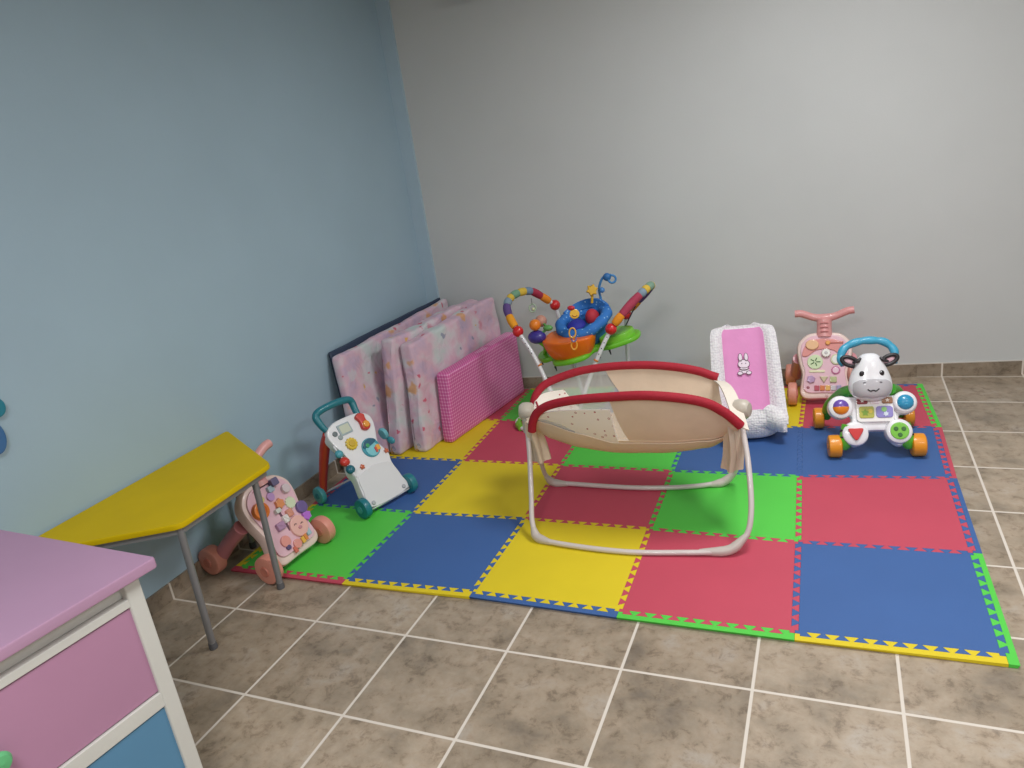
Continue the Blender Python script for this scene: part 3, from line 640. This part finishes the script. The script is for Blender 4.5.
# head
HC = Vector((-.15, -.015, .372)); hd = Matrix.Translation(HC) @ Matrix.Rotation(math.radians(-18), 4, 'Y')
head_parent = None
def skull(a, b):
    th = PI * a; ph = 2 * PI * b
    z = math.copysign(abs(math.cos(th)) ** .72, math.cos(th)); rr_ = math.sin(th)
    wy = .084 + (.016 * math.cos((z + .55) * 2.2)) - .006 * max(0, z)
    wx = .062 + .022 * max(0, -z + .1)
    e = 0.66
    return Vector((wx * rr_ ** e * math.copysign(abs(math.cos(ph)) ** .9, math.cos(ph)), wy * rr_ ** e * math.copysign(abs(math.sin(ph)) ** .9, math.sin(ph)), .115 * z))
mb = MB(hd); mb.rings([[skull(max(.002, i / 24), k / 36) for k in range(36)] for i in range(25)])
head = mb.build('head', ZW, t, smooth=80)
def face(y, z, off=0.0):   # point on the front of the skull
    zz = max(-.99, min(.99, z / .115)); cz = abs(zz) ** (1 / .72); rr_ = math.sqrt(1 - cz * cz)
    wy = .084 + (.016 * math.cos((zz + .55) * 2.2)) - .006 * max(0, zz); wx = .062 + .022 * max(0, -zz + .1)
    sy = min(.98, abs(y) / (wy * rr_ ** .66)); sp_ = sy ** (1 / .9); cp = math.sqrt(max(0, 1 - sp_ * sp_))
    return hd @ Vector((wx * rr_ ** .66 * cp ** .9 + off, y, z))
mb = MB(); mb.grid(lambda a, b: face(math.cos(PI * (a)) * .082 * min(1, (1 - abs(2 * b - 1) ** 4) ** .5 + .02), -.098 + .09 * b, .004), 26, 14, .003)
mb.build('muzzle', mat('#b9b6ba', .4, coat=.2), head, label='light grey muzzle', smooth=80)
for sy in (-1, 1):
    e = MB().sph(face(sy * .043, .018, .0), (.008, .0115, .014)).build('eye', BK, head)
    MB().sph(face(sy * .043 - .004, .024, .007), .0028, 8, 6).build('eye_glint', mat('#ffffff', .3), e)
    MB().sph(face(sy * .033, -.026, .004), (.004, .009, .006)).build('nostril', mat('#6d6a70', .5), head)
    er = MB().sph(hd @ Vector((-.005, sy * .086, .077)), (.014, .032, .019), R=Matrix.Rotation(sy * .35, 4, 'X')).build('ear', mat('#e3b9c4', .5), head, label='pink inner ear with black rim')
    q = [hd @ Vector((.008, sy * (.086 + .036 * math.cos(a) * 1.0), .078 + .021 * math.sin(a) + .012 * math.cos(a))) for a in [2 * PI * k / 24 for k in range(24)]]
    MB().tube(q, .0095, 10, closed=True).build('ear_rim', BK, er)
    MB().tube(cm([hd @ Vector((.03, sy * .078, .072)), hd @ Vector((.038, sy * .055, .08)), hd @ Vector((.036, sy * .042, .094))], 5), [.005, .009, .005], 8).build('forehead_stripe', BK, head)
MB().tube(cm([face(-.024, -.056, .006), face(-.012, -.064, .007), face(0, -.061, .007), face(.012, -.064, .007), face(.026, -.054, .006)], 5), .0032, 8).build('mouth', BK, head)
# ring handle
ZH = cm([(-.20, -.122, .42), (-.225, -.135, .455), (-.25, -.110, .495), (-.262, -.05, .518), (-.264, .015, .520), (-.258, .07, .508), (-.235, .105, .470), (-.205, .095, .42)], 8)
rr_ = [.0165 + .0035 * abs(math.sin(i * .36)) for i in range(len(ZH))]
MB().tube(ZH, rr_, 14).build('handle', mat('#3f9fc0', .4, coat=.2), t)
MB().tube(cm([(-.16, 0, .16), (-.215, 0, .28), (-.22, 0, .38)], 6), [.03, .035, .03], 16).build('neck_support', GR, t)

# ---- pink panda-style activity walkers
def pink_walker(label, loc, rz, kind):
    t = thing('activity_walker', label, 'push walker', loc, rz, 'pink baby activity walkers')
    PK = mat('#dd9a98' if kind else '#dda09c', .4, coat=.15); CR = mat('#e8cfc6', .4, coat=.15); LP = mat('#e6bcc8', .4, coat=.15); WHC = mat('#dc9280', .45)
    for y in (-.172, .172):
        wh = wheel(MB(), (-.0, y, .066), .066, .05).build('front_wheel', WHC, t)
        MB().lathe([(0, -.028), (.022, -.03), (.028, -.02), (.028, .02), (.022, .03), (0, .028)], (0, y, .066), (0, 1, 0), 22).build('hub', mat('#c87a68', .45), wh)
    for y in (-.19, .19):
        wh = wheel(MB(), (-.338, y, .066), .066, .06).build('rear_wheel', WHC, t)
        MB().lathe([(0, -.033), (.022, -.035), (.028, -.025), (.028, .025), (.022, .035), (0, .033)], (-.338, y, .066), (0, 1, 0), 22).build('hub', mat('#c87a68', .45), wh)
        MB().tube(cm([(-.315, y * .86, .07), (-.25, y * .8, .14), (-.15, y * .72, .23)], 6), [.035, .034, .036], 14).build('rear_leg', mat('#c98088', .45, coat=.15), t, label='dusty pink rear leg')
    b0 = Vector((.03, 0, .045)); b1 = Vector((-.13, 0, .385)); BM = basis(b0, (0, 1, 0), b1 - b0)
    out = mirror([(.02, .0), (.10, .0), (.132, .03), (.130, .08), (.122, .14), (.138, .21), (.148, .28), (.138, .33), (.10, .37), (.05, .385)])
    MB(BM).prism(smooth2(out, 4), -.075, .0, .02, True).build('body', CR, t, label='cream plastic body')
    inn = [(x * .86, .035 + (y) * .86) for x, y in out]
    MB(BM).prism(smooth2(inn, 4), -.001, .010, .005).build('face_panel', LP, t, label='pale pink activity panel')
    if kind:   # upright one by the wall
        badge(t, BM, [('top_arch', '#dd8f88', smooth2(mirror([(.02, .345), (.07, .335), (.105, .30), (.12, .25), (.09, .245), (.05, .275), (.015, .284)]), 4), .008, .018, .005),
            ('moon_light', '#eab98a', circle(-.065, .310, .036, 24, .030), .016, .030, .007), ('slider', '#c9756c', rrect(.055, .322, .09, .012, .005), .018, .024, .003), ('slider_knob', '#e8a24e', circle(.018, .320, .013), .018, .032, .005),
            ('gear', '#f2efe8', star(.008, .262, .026, .021, 12), .016, .030, .004), ('gear_centre', '#c6c2c2', circle(.008, .262, .009), .030, .033, .002),
            ('mirror', '#cfcfa8', circle(.062, .225, .031), .010, .018, .004), ('mirror_glass', '#e9ebe4', circle(.062, .225, .023), .018, .020, .001),
            ('clock_face', '#cfe0b4', circle(-.050, .212, .042), .010, .018, .004),
            ('ring_button', '#c46a98', star(.058, .163, .025, .022, 14), .010, .017, .003), ('ring_centre', '#e8c6d4', circle(.058, .163, .017), .017, .020, .002),
            ('leaf_slot', '#e5e0b8', rrect(-.04, .158, .085, .014, .006), .010, .015, .002),
            ('shape_button', '#b794bd', star(-.072, .112, .024, .02, 6), .010, .022, .004), ('shape_button', '#cdbf9a', [(-.026, .128), (.018, .128), (-.004, .092)], .010, .020, .002), ('shape_button', '#b9bf8a', rrect(.045, .110, .036, .034, .005), .010, .020, .004),
            ('piano_key', '#b8455a', rrect(-.042, .062, .026, .030, .004), .010, .018, .003), ('piano_key', '#d97838', rrect(-.013, .062, .026, .030, .004), .010, .018, .003), ('piano_key', '#e6b25a', rrect(.016, .062, .026, .030, .004), .010, .018, .003), ('piano_key', '#c8c4c8', rrect(.045, .062, .026, .030, .004), .010, .018, .003), ('piano_key', '#9d94b8', rrect(.074, .062, .026, .030, .004), .010, .018, .003)])
        for q in range(5): MB(BM).tube([(-.05 + .006 * math.cos(q * 1.256), .212 + .006 * math.sin(q * 1.256), .019), (-.05 + .028 * math.cos(q * 1.256), .212 + .024 * math.sin(q * 1.256), .019)], .0028, 6).build('clock_print', mat('#3c6b3a', .5), t)
        MB(BM).sph((.135, .15, -.01), (.016, .05, .03)).build('side_grip', mat('#d89a8c', .4), t)
        MB(BM).lathe([(0, -.01), (.009, -.01), (.009, 0), (0, .002)], (-.088, .065, .010), (0, 0, 1), 12).build('screw_cap', mat('#a05a66', .4), t)
        MB(BM).lathe([(0, -.01), (.009, -.01), (.009, 0), (0, .002)], (.01, .022, .002), (0, 0, 1), 12).build('screw_cap', mat('#d8b8b4', .4), t)
    else:
        badge(t, BM, [('orange_cup', '#df7a28', circle(-.085, .265, .040), .008, .035, .008), ('cup_centre', '#c45e18', circle(-.085, .265, .024), .035, .037, .001),
            ('block', '#6b6488', rrect(.045, .345, .04, .036, .006), .008, .040, .006), ('block', '#a9bfcc', rrect(.018, .325, .034, .030, .006), .008, .026, .005), ('disc', '#c49ad2', circle(-.0, .295, .020), .008, .020, .004),
            ('disc', '#d8cc82', circle(-.045, .305, .014), .008, .016, .003), ('flower_knob', '#e0925e', star(.020, .248, .026, .020, 6), .008, .026, .005), ('pig_button', '#d8c8cc', circle(.088, .292, .022), .008, .028, .006), ('mini_knob', '#cfd3cc', rrect(-.01, .225, .03, .022, .006), .008, .030, .005),
            ('gear', '#d3dcbc', star(.075, .225, .030, .025, 12), .008, .018, .004), ('ear_disc', '#6f5c92', circle(.112, .180, .030), .008, .026, .006), ('flower_disc', '#b66fd0', star(.112, .135, .026, .02, 6), .008, .024, .004),
            ('roller_slot', '#6a4a58', rrect(.0, .170, .012, .10, .003), .008, .011, .001), ('roller_block', '#b58cae', rrect(-.035, .160, .045, .036, .005), .008, .026, .006), ('roller_block', '#f0e8e4', rrect(.006, .175, .030, .036, .004), .008, .028, .006), ('roller_block', '#d9957e', rrect(.040, .188, .034, .036, .005), .008, .026, .006),
            ('animal_face', '#eab6ac', circle(.048, .115, .048, 28, .050), .008, .022, .006), ('muzzle', '#c88a92', circle(.045, .108, .010, 14, .008), .022, .028, .003),
            ('paw', '#e39a90', circle(-.052, .092, .026), .008, .020, .005), ('paw', '#e39a90', circle(-.005, .052, .022), .008, .020, .005),
            ('piano_key', '#d2705c', rrect(-.028, .035, .018, .03, .003), .008, .018, .003), ('piano_key', '#e6b54c', rrect(.026, .052, .018, .03, .003), .018, .026, .003), ('piano_key', '#e08d4a', rrect(.045, .056, .016, .03, .003), .018, .026, .003), ('piano_key', '#a7c2cc', rrect(.075, .07, .024, .034, .004), .008, .020, .003), ('bead', '#5c4f78', circle(-.055, .062, .012), .008, .022, .004),
            ('arch_slot', '#c98a9a', smooth2(mirror([(.02, .368), (.06, .356), (.062, .348), (.02, .358)]), 4), .008, .012, .002)])
        for x, y in ((.030, .128), (.064, .118)): MB(BM).tube([(x - .007, y, .0225), (x, y + .005, .0235), (x + .007, y, .0225)], .0018, 6).build('closed_eye', mat('#4e3038', .5), t)
    # stem and handlebar
    st = MB().tube(cm([(-.135, 0, .36), (-.16, 0, .41), (-.18, 0, .455)], 6), [.045, .040, .042], 18).build('handle_stem', PK, t)
    for q in range(3): MB().tube([(-.108 - .012 * q, -.022, .405 + .022 * q), (-.104 - .012 * q, 0, .407 + .022 * q), (-.108 - .012 * q, .022, .405 + .022 * q)], .003, 6).build('grip_ridge', mat('#c98080', .5), st)
    MB().tube(cm([(-.19, -.158, .493), (-.19, -.12, .492), (-.188, -.06, .470), (-.185, 0, .463), (-.188, .06, .473), (-.19, .12, .498), (-.19, .158, .504)], 6), [.021, .0215, .021, .026, .021, .0215, .021], 14).build('handlebar', PK, t)
    return t
pink_walker('pink baby activity walker standing against the white wall behind the zebra walker', (2.25, 1.60, ZM), -PI / 2 + .02, 1)
pink_walker('pink baby activity walker with animal face partly under the yellow table', (.062, -.43, ZM), math.atan2(-.10, .99), 0)

# ------------------------------------------------------------ jumper
t = thing('baby_jumper', 'baby jumper with blue padded seat, striped fabric arches and red ball joints', 'baby jumper', (.85, 1.35, ZM))
WT = mat('#dedde0', .35, coat=.2); JR = mat('#cc1f24', .35, coat=.3)
J = {'fl': Vector((0.592, 1.17, 0.621)), 'bl': Vector((0.6999, 1.55, 0.6795)), 'fr': Vector((1.156, 1.17, 0.6193)), 'br': Vector((1.16, 1.5, 0.6173))}
for k in J: MB().sph(J[k], .033, 24, 14).build('ball_joint', JR, t, world=True)
def striped(parent, name, curve, bands, r):
    n = len(curve) - 1
    for (a, b, c) in bands:
        i0 = int(round(a * n)); i1 = int(round(b * n)); seg = curve[i0:i1 + 1]; m_ = len(seg)
        rr = [r * (1.0 + .10 * math.sin(PI * i / max(1, m_ - 1))) * (.93 if i in (0, m_ - 1) else 1) for i in range(m_)]
        MB().tube(seg, rr, 14).build(name, mat(c, .8, .3, 120, .06, 40), parent, world=True)
archL = cm([J['fl'], (0.5396, 1.2, 0.6968), (0.5095, 1.25, 0.7644), (0.5373, 1.31, 0.8095), (0.6, 1.4, 0.8094), (0.6419, 1.48, 0.7569), J['bl']], 12)
pl_ = MB().tube(archL, .011, 10).build('left_arch', WT, t, world=True, label='left arch in striped fabric')
striped(pl_, 'fabric_band', archL, [(.05, .19, '#e79a1e'), (.19, .34, '#5d4580'), (.34, .42, '#7f93a3'), (.42, .47, '#d5b343'), (.47, .56, '#6f9a7d'), (.56, .62, '#cfae3c'), (.62, .70, '#6f87a0'), (.70, .84, '#a62c44'), (.84, .93, '#e4861f')], .0225)
archR = cm([J['fr'], (1.208, 1.19, 0.6811), (1.269, 1.24, 0.7456), (1.334, 1.3, 0.8018), (1.351, 1.38, 0.8079), (1.305, 1.44, 0.7584), (1.234, 1.47, 0.689), J['br']], 12)
pr_ = MB().tube(archR, .011, 10).build('right_arch', WT, t, world=True, label='right arch in striped fabric')
striped(pr_, 'fabric_band', archR, [(.06, .17, '#e7901e'), (.17, .37, '#a83a52'), (.37, .42, '#8195a5'), (.42, .46, '#d5b343'), (.46, .56, '#7b9a86'), (.56, .62, '#d5b343'), (.62, .82, '#5d4580'), (.82, .93, '#e4861f')], .0225)
# legs and floor loop
fl0 = Vector((.815, 1.03, .10)); fr0 = Vector((.93, 1.03, .10))
for nm, a, pts in (('front_leg', 'fl', [(0.6894, 1.13, 0.481), (0.7698, 1.09, 0.3152), (0.8574, 1.05, 0.1132)]), ('front_leg', 'fr', [(1.098, 1.13, 0.5101), (1.022, 1.09, 0.3457), (0.9466, 1.05, 0.1462)])):
    lg = MB().tube(cm([J[a]] + pts, 8), .0125, 14).build(nm, WT, t, world=True)
    d = (Vector(pts[0]) - J[a]).normalized()
    MB().lathe([(.0128, 0), (.0145, .002), (.0145, .008), (.0128, .01)], Vector(pts[0]) + d * .06, d, 16).build('leg_ring', mat('#d07a3a', .5), lg, world=True)
    for q in range(4): MB().sph(J[a] + d * (.05 + .035 * q) + Vector((.002, -.0115, .003)), .0035, 8, 6).build('leg_hole', mat('#2a2a2e', .6), lg, world=True)
for a, e in (('bl', (.80, 1.62, .03)), ('br', (1.10, 1.62, .03))):
    MB().tube([J[a], e], .0125, 14).build('rear_leg', WT, t, world=True)
loop = cm([(.82, 1.03, .085), (.74, 1.05, .03), (.62, 1.08, .027), (.53, 1.13, .03), (.50, 1.20, .045), (.53, 1.35, .03), (.66, 1.55, .027), (.80, 1.62, .03), (.95, 1.64, .03), (1.10, 1.62, .03), (1.25, 1.5, .03), (1.33, 1.3, .03), (1.28, 1.12, .028), (1.12, 1.05, .027), (1.0, 1.03, .03), (.93, 1.03, .085)], 8)
MB().tube(loop, .0125, 12).build('floor_frame', WT, t, world=True)
for p_, q_ in (((.50, 1.20, .04), (.555, 1.105, .03)), ((1.33, 1.3, .035), (1.27, 1.12, .03))):
    MB().tube(cm([p_, Vector(p_).lerp(Vector(q_), .5) + Vector((-.008, 0, -.004)), q_], 6), [.018, .023, .019], 12).build('foot', mat('#72b82e', .4), t, world=True, label='green rubber foot')
MB().sph((.90, 1.13, .045), (.125, .10, .036)).build('music_pod', mat('#2f62a8', .4, coat=.2), t, world=True, label='blue foot play pod')
# seat assembly
SCN = Vector((0.9506, 1.33, 0.6283)); TL = Matrix.Translation(SCN) @ Matrix.Rotation(math.radians(-9), 4, 'Y') @ Matrix.Rotation(math.radians(14), 4, 'X')
BLF = dots_material('#2f74c0', '#8fbfe8', 40, .2, .75); 
mb = MB(TL); mb.tube([((.142 * math.cos(2 * PI * k / 48)), .142 * math.sin(2 * PI * k / 48), .012 * math.cos(2 * PI * k / 48 * 2)) for k in range(48)], [.032 + .003 * math.sin(k * 1.6) for k in range(48)], 16, closed=True)
seat = mb.build('seat_ring', BLF, t, world=True, label='blue dotted padded seat ring')
MB(TL).lathe([(.135, -.01), (.125, -.06), (.10, -.12), (.07, -.15), (.0, -.16), (0, -.15), (.066, -.142), (.094, -.11), (.119, -.05), (.129, -.01)], (0, 0, 0), (0, 0, 1), 30).build('seat_cloth', mat('#2f6fb4', .8, .3, 60), seat, world=True)
MB(TL).grid(lambda a, b: Vector(((.150 + .02 * b) * math.cos(.5 + 2.1 * a), (.150 + .02 * b) * math.sin(.5 + 2.1 * a), 0.01 + .05 * b * math.sin(PI * (.12 + .76 * a)))), 24, 8, .03).build('backrest', BLF, seat, world=True, smooth=80)
MB(TL).sph((.05, .02, .0), (.042, .05, .055)).build('inner_pad', mat('#b82a3a', .7), seat, world=True, label='red inner pad')
MB(TL).sph((-.045, -.03, -.015), (.06, .06, .045)).build('inner_pad', mat('#2a2f9c', .7), seat, world=True, label='deep blue inner pad')
# tray
TRC = Vector((0.9446, 1.22, 0.4907)); TM = Matrix.Translation(TRC + Vector((-.05, .11, -.025))) @ Matrix.Rotation(math.radians(-11), 4, 'Y') @ Matrix.Rotation(math.radians(6), 4, 'X')
tray = MB(TM).prism(smooth2([(-.26, -.02), (-.20, -.10), (-.14, -.10), (-.10, -.19), (0, -.22), (.10, -.19), (.14, -.10), (.24, -.11), (.37, -.05), (.375, .06), (.24, .12), (.12, .12), (0, .17), (-.12, .12), (-.20, .10), (-.26, .06)], 5), -.02, .012, .012, True).build('tray', mat('#6fc02c', .35, coat=.25), t, world=True, label='lime green play tray')
TM2 = TM @ Matrix.Translation((0, 0, .012)) @ Matrix.Rotation(math.radians(7), 4, 'Y')
blk_ = smooth2([(-.145, -.165), (-.08, -.205), (0, -.222), (.08, -.205), (.145, -.165), (.155, -.08), (.12, .0), (0, .02), (-.12, .0), (-.155, -.08)], 5)
MB(TM2).rings([[(x * k, (y + .1) * k - .1, z) for x, y in blk_] for z, k in ((-.01, .74), (.02, .86), (.06, .95), (.098, 1.0), (.108, .985), (.112, .95))]).build('front_tray', mat('#ea6f16', .35, coat=.25), tray, world=True, label='orange front tray block')
MB(TM).prism(smooth2([(.17, -.07), (.27, -.085), (.345, -.04), (.35, .04), (.26, .09), (.17, .07)], 5), .010, .05, .014).build('side_tray', mat('#78c636', .35, coat=.25), tray, world=True)
g1 = Vector((0.7032, 1.18, 0.5815)); g2 = Vector((0.7004, 1.18, 0.6543))
tb = MB().sph(g1, (.055, .045, .04)).build('ball_toy', mat('#3a2f88', .4, coat=.2), t, world=True, label='purple base of ball toy')
MB().sph(g2, .034).build('toy_ball', mat('#e8811e', .4, coat=.2), tb, world=True)
MB().sph(Vector((0.7169, 1.24, 0.6613)), .035).build('toy_ball', mat('#c08a78', .5), tb, world=True)
MB().sph(Vector((0.7708, 1.2, 0.6283)), (.03, .02, .018)).build('toy_leaf', mat('#5a9a50', .5), tb, world=True)
MB().tube(cm([g1 + Vector((.01, 0, -.03)), g1 + Vector((.03, .03, -.07)), TM @ Vector((-.22, .0, .0))], 6), .012, 10).build('toy_stalk', mat('#6fc02c', .4), t, world=True)
MB().tube([Vector((0.7169, 1.24, 0.6613)), Vector((0.7708, 1.2, 0.6283)), g1], .009, 8).build('toy_stalk', mat('#5a9a50', .5), t, world=True)
sc = Vector((0.9627, 1.14, 0.7211))
MB().tube([sc, sc + Vector((.01, .06, -.04))], .007, 8).build('toy_stalk', mat('#2f6ca8', .5), t, world=True)
MB().tube([Vector((0.9903, 1.42, 0.791)) + Vector((0, .01, 0)), Vector((0.9821, 1.42, 0.7127))], .008, 8).build('toy_stalk', mat('#d8a81e', .5), t, world=True)
sm = MB(basis(sc, Rr, Ru)).prism(circle(0, 0, .028), -.008, .008, .006, True).build('smiley_toy', mat('#e2ae22', .4, coat=.2), t, world=True)
MB(basis(sc, Rr, Ru)).tube([(.016 * math.cos(a), .016 * math.sin(a), .008) for a in [PI * 1.15 + PI * .7 * k / 10 for k in range(11)]], .0025, 6).build('smile', mat('#8c4a18', .5), sm, world=True)
MB().sph(Vector((0.9461, 1.14, 0.7564)), (.022, .014, .014)).build('toy_hat', mat('#c02a3c', .5), sm, world=True)
lk = Vector((0.966, 1.06, 0.6046)); 
for q, (dx, dz, rr, c) in enumerate(((0, .03, .018, '#dba43a'), (.004, -.005, .013, '#7a6a9c'), (.002, -.042, .016, '#e8a02a'))):
    MB(basis(lk + Vector((dx, 0, dz)), Rr, Ru)).tube([(rr * math.cos(2 * PI * k / 20), rr * (1.5 if q != 1 else 1.2) * math.sin(2 * PI * k / 20), 0) for k in range(20)], .0045, 8, closed=True).build('hanging_link', mat(c, .4, coat=.2), t, world=True)
yf = Vector((0.9903, 1.42, 0.791))
MB(basis(yf, Rr, Ru)).prism(smooth2(star(0, 0, .036, .026, 6), 3), -.012, .012, .006, True).build('flower_toy', mat('#d8a81e', .5), t, world=True)
stem = cm([(1.021, 1.46, 0.6641), (1.027, 1.46, 0.719), (1.021, 1.46, 0.78), (1.038, 1.46, 0.8332), (1.065, 1.46, 0.8615), (1.102, 1.46, 0.8653)], 8)
sn = MB().tube(stem, .0075, 10).build('snail_toy', mat('#3f7fb8', .5), t, world=True, label='blue curled stem toy')
MB().sph(Vector((1.042, 1.45, 0.7812)), .017).build('stem_bead', mat('#4c84c0', .5), sn, world=True)
MB().sph(Vector((1.077, 1.46, 0.8549)), (.024, .02, .024)).build('curl', mat('#2f6ca8', .5), sn, world=True)
cc_ = Vector((1.106, 1.46, 0.8414)); MB(basis(cc_, Rr, Ru)).tube([(.022 * math.cos(a), .022 * math.sin(a), 0) for a in [2 * PI * k / 22 for k in range(22)]], .0065, 8, closed=True).build('curl', mat('#3f7fb8', .5), sn, world=True)
# strap hangers
for a, b in ((archR[20], TM @ Vector((.20, .0, .01))), (archR[70], TM @ Vector((.27, .05, .01)))):
    a = Vector(a); m_ = a.lerp(b, .55)
    MB().tube([a, m_, b], .004, 6).build('strap', mat('#2a2430', .7), t, world=True, label='dark hanging strap') if a.z > b.z else None
for p_ in ((-.10, -.18), (.16, -.12), (.22, -.10), (-.24, -.03)):
    MB().tube([TM @ Vector((p_[0], p_[1], -.02)), TM @ Vector((p_[0], p_[1], -.05))], [.007, .003], 8).build('buckle', mat('#222226', .5), tray, world=True)
rg = Vector((0.6248, 1.36, 0.7126)); MB(basis(rg, Rr, Ru)).tube([(.020 * math.cos(2 * PI * k / 20), .024 * math.sin(2 * PI * k / 20), 0) for k in range(20)], .004, 8, closed=True).build('ring_toy', mat('#9fb59a', .4), t, world=True)
MB().tube([rg + Vector((0, 0, .024)), rg + Vector((0, 0, .06))], .002, 6).build('ring_string', mat('#5a5a5a', .6), t, world=True)
MB().sph(rg + Vector((.006, -.004, -.006)), .010).build('ring_charm', mat('#c8cfa0', .4), t, world=True)

# ------------------------------------------------------------ yellow table
A_ = Vector((0.1715, -0.5641, 0.575)); B_ = Vector((0.1794, -1.061, 0.575))
t = thing('kids_table', 'yellow trapezoid kids table on grey steel legs by the blue wall', 'table', (A_.x * .4, (A_.y + B_.y) / 2, 0))
xb = XL + .012
poly = [(A_.x, A_.y), (xb, A_.y + .31), (xb, B_.y - .31), (B_.x, B_.y)]
def roundpoly(poly, r, n=5):
    out = []
    for i in range(len(poly)):
        p0, p1, p2 = Vector(poly[i - 1]), Vector(poly[i]), Vector(poly[(i + 1) % len(poly)])
        a = (p0 - p1).normalized(); b = (p2 - p1).normalized()
        for k in range(n + 1):
            u = k / n; out.append(tuple((p1 + a * r) * (1 - u) ** 2 + p1 * 2 * u * (1 - u) + (p1 + b * r) * u ** 2))
    return out
mat('#d2b400', .6, .08, 60, .04, 5).node_tree.nodes['Principled BSDF'].inputs['Specular IOR Level'].default_value = .2
MB().prism(roundpoly(poly, .03), .551, .575, .006, True).build('table_top', mat('#d2b400', .6, .08, 60, .04, 5), t, world=True)
STEEL = mat('#8f8f92', .4, metal=.4)
ap = inset(poly, .03)
mb = MB()
for k in range(4):
    a = Vector((*ap[k], .538)); b = Vector((*ap[(k + 1) % 4], .538)); d = b - a
    mb.box((a + b) / 2, (d.length, .018, .026), R=Matrix.Rotation(math.atan2(d.y, d.x), 4, 'Z'))
mb.build('apron', STEEL, t, world=True)
for top, foot in (((ap[0][0] - .012, ap[0][1] - .05), (.101, -.617)), ((ap[3][0], ap[3][1]), (.099, -1.019)), ((ap[1][0], ap[1][1] - .02), (ap[1][0] + .03, ap[1][1] - .04)), ((ap[2][0], ap[2][1] + .02), (ap[2][0] + .03, ap[2][1] + .04))):
    lg = MB().tube([(top[0], top[1], .55), (foot[0], foot[1], .012)], .0135, 16).build('leg', STEEL, t, world=True)
    MB().lathe([(0, 0), (.016, 0), (.017, .006), (.015, .026), (.0136, .03), (0, .03)], (foot[0], foot[1], 0), (0, 0, 1), 16).build('foot_cap', mat('#5c5c60', .6), lg, world=True)

# ------------------------------------------------------------ dresser
cx_ = Vector((0.6406, -1.539, 0.78)); ang = 0.0
t = thing('dresser', 'white framed dresser with pink top and pink and blue drawers in front of the table', 'dresser', (cx_.x + .002, cx_.y + .018, 0), ang)
# local: x outwards (front), y to the far end; corner of the top at (0,0)
DW = .92; DD = .86
DS = Matrix(((.9987, .1385, 0, 0), (-.052, .9904, 0, 0), (0, 0, 1, 0), (0, 0, 0, 1)))  # front edge and back edge directions of the cabinet
PT = mat('#b78fac', .5, .05, 60, .03, 3, coat=0); DF = mat('#d4d3cc', .5, .1, 60); DPK = mat('#b887a5', .45, .05, 60, .03, 3); DBL = mat('#5a8db0', .45, .05, 60, .03, 3)
MB(DS).prism([(q[0], q[1]) for q in rrect(-DD / 2, -DW / 2, DD, DW, .012)], .748, .78, .006, True).build('top', PT, t)
F = -.03   # front plane
mb = MB(DS)
for x, y in ((F - .022, -.042 - .022), (F - .022, -DW + .052), (-DD + .05, -.052), (-DD + .05, -DW + .052)): mb.box((x, y, .374), (.044, .044, .748), .004)
mb.box((F - .034, -DW / 2, .722), (.02, DW - .10, .052), .003); mb.box((F - .022, -DW / 2, .684), (.040, DW - .14, .024), .003); mb.box((F - .022, -DW / 2, .372), (.040, DW - .14, .046), .003); mb.box((F - .022, -DW / 2, .045), (.040, DW - .14, .06), .003)
mb.box((-DD / 2, -.045, .37), (DD - .1, .02, .70)); mb.box((-DD / 2, -DW + .045, .37), (DD - .1, .02, .70)); mb.box((-DD + .045, -DW / 2, .37), (.02, DW - .1, .70))
mb.build('frame', DF, t, label='off-white wooden frame')
for z0, z1, m_ in ((.398, .668, DPK), (.08, .344, DBL)):
    d = MB(DS @ Matrix.Translation((F - .018, -DW / 2, (z0 + z1) / 2)) @ Matrix.Rotation(PI / 2, 4, 'Y')).prism(rrect(0, 0, z1 - z0, DW - .06 - .1, .004), -.012, .010, .004).build('drawer', m_, t, label='pink drawer' if m_ is DPK else 'blue drawer')
    MB(DS).box((F - .15, -DW / 2, (z0 + z1) / 2), (.24, DW - .18, z1 - z0 - .05)).build('drawer_box', mat('#d8b98e', .6), d, label='wooden drawer box')
    MB(DS).lathe([(0, -.0), (.012, 0), (.012, .014), (.024, .020), (.027, .030), (.020, .040), (0, .043)], (F - .010, -DW / 2 - .015, (z0 + z1) / 2 - .008), (1, 0, 0), 24).build('knob', mat('#63b97c', .4, coat=.2), d, label='green round knob')
# ornament on the blue wall, mostly outside the frame
wo = Vector((-0.345, -1.208, 1.066)); wb = Vector((-0.345, -1.25, 0.972))
t = thing('wall_ornament', 'teal and blue ornament on the blue wall at the left edge of the photo', 'ornament', (XL, wb.y, wb.z))
MW = lambda p: basis(p, (0, 1, 0), (0, 0, 1))
MB(MW(wo)).prism(circle(0, 0, .032, 24, .036), -.015, .012, .008).build('teal_bead', mat('#1f7f95', .4, coat=.2), t, world=True)
MB(MW(wb)).prism(circle(0, 0, .040, 28, .062), -.015, .012, .008).build('blue_bead', mat('#3a6da0', .4, coat=.2), t, world=True)
MB().tube([(XL + .004, wo.y - .02, wo.z + .12), (XL + .004, wo.y, wo.z), (XL + .004, wb.y, wb.z)], .003, 6).build('string', mat('#c8c8c8', .6), t, world=True)
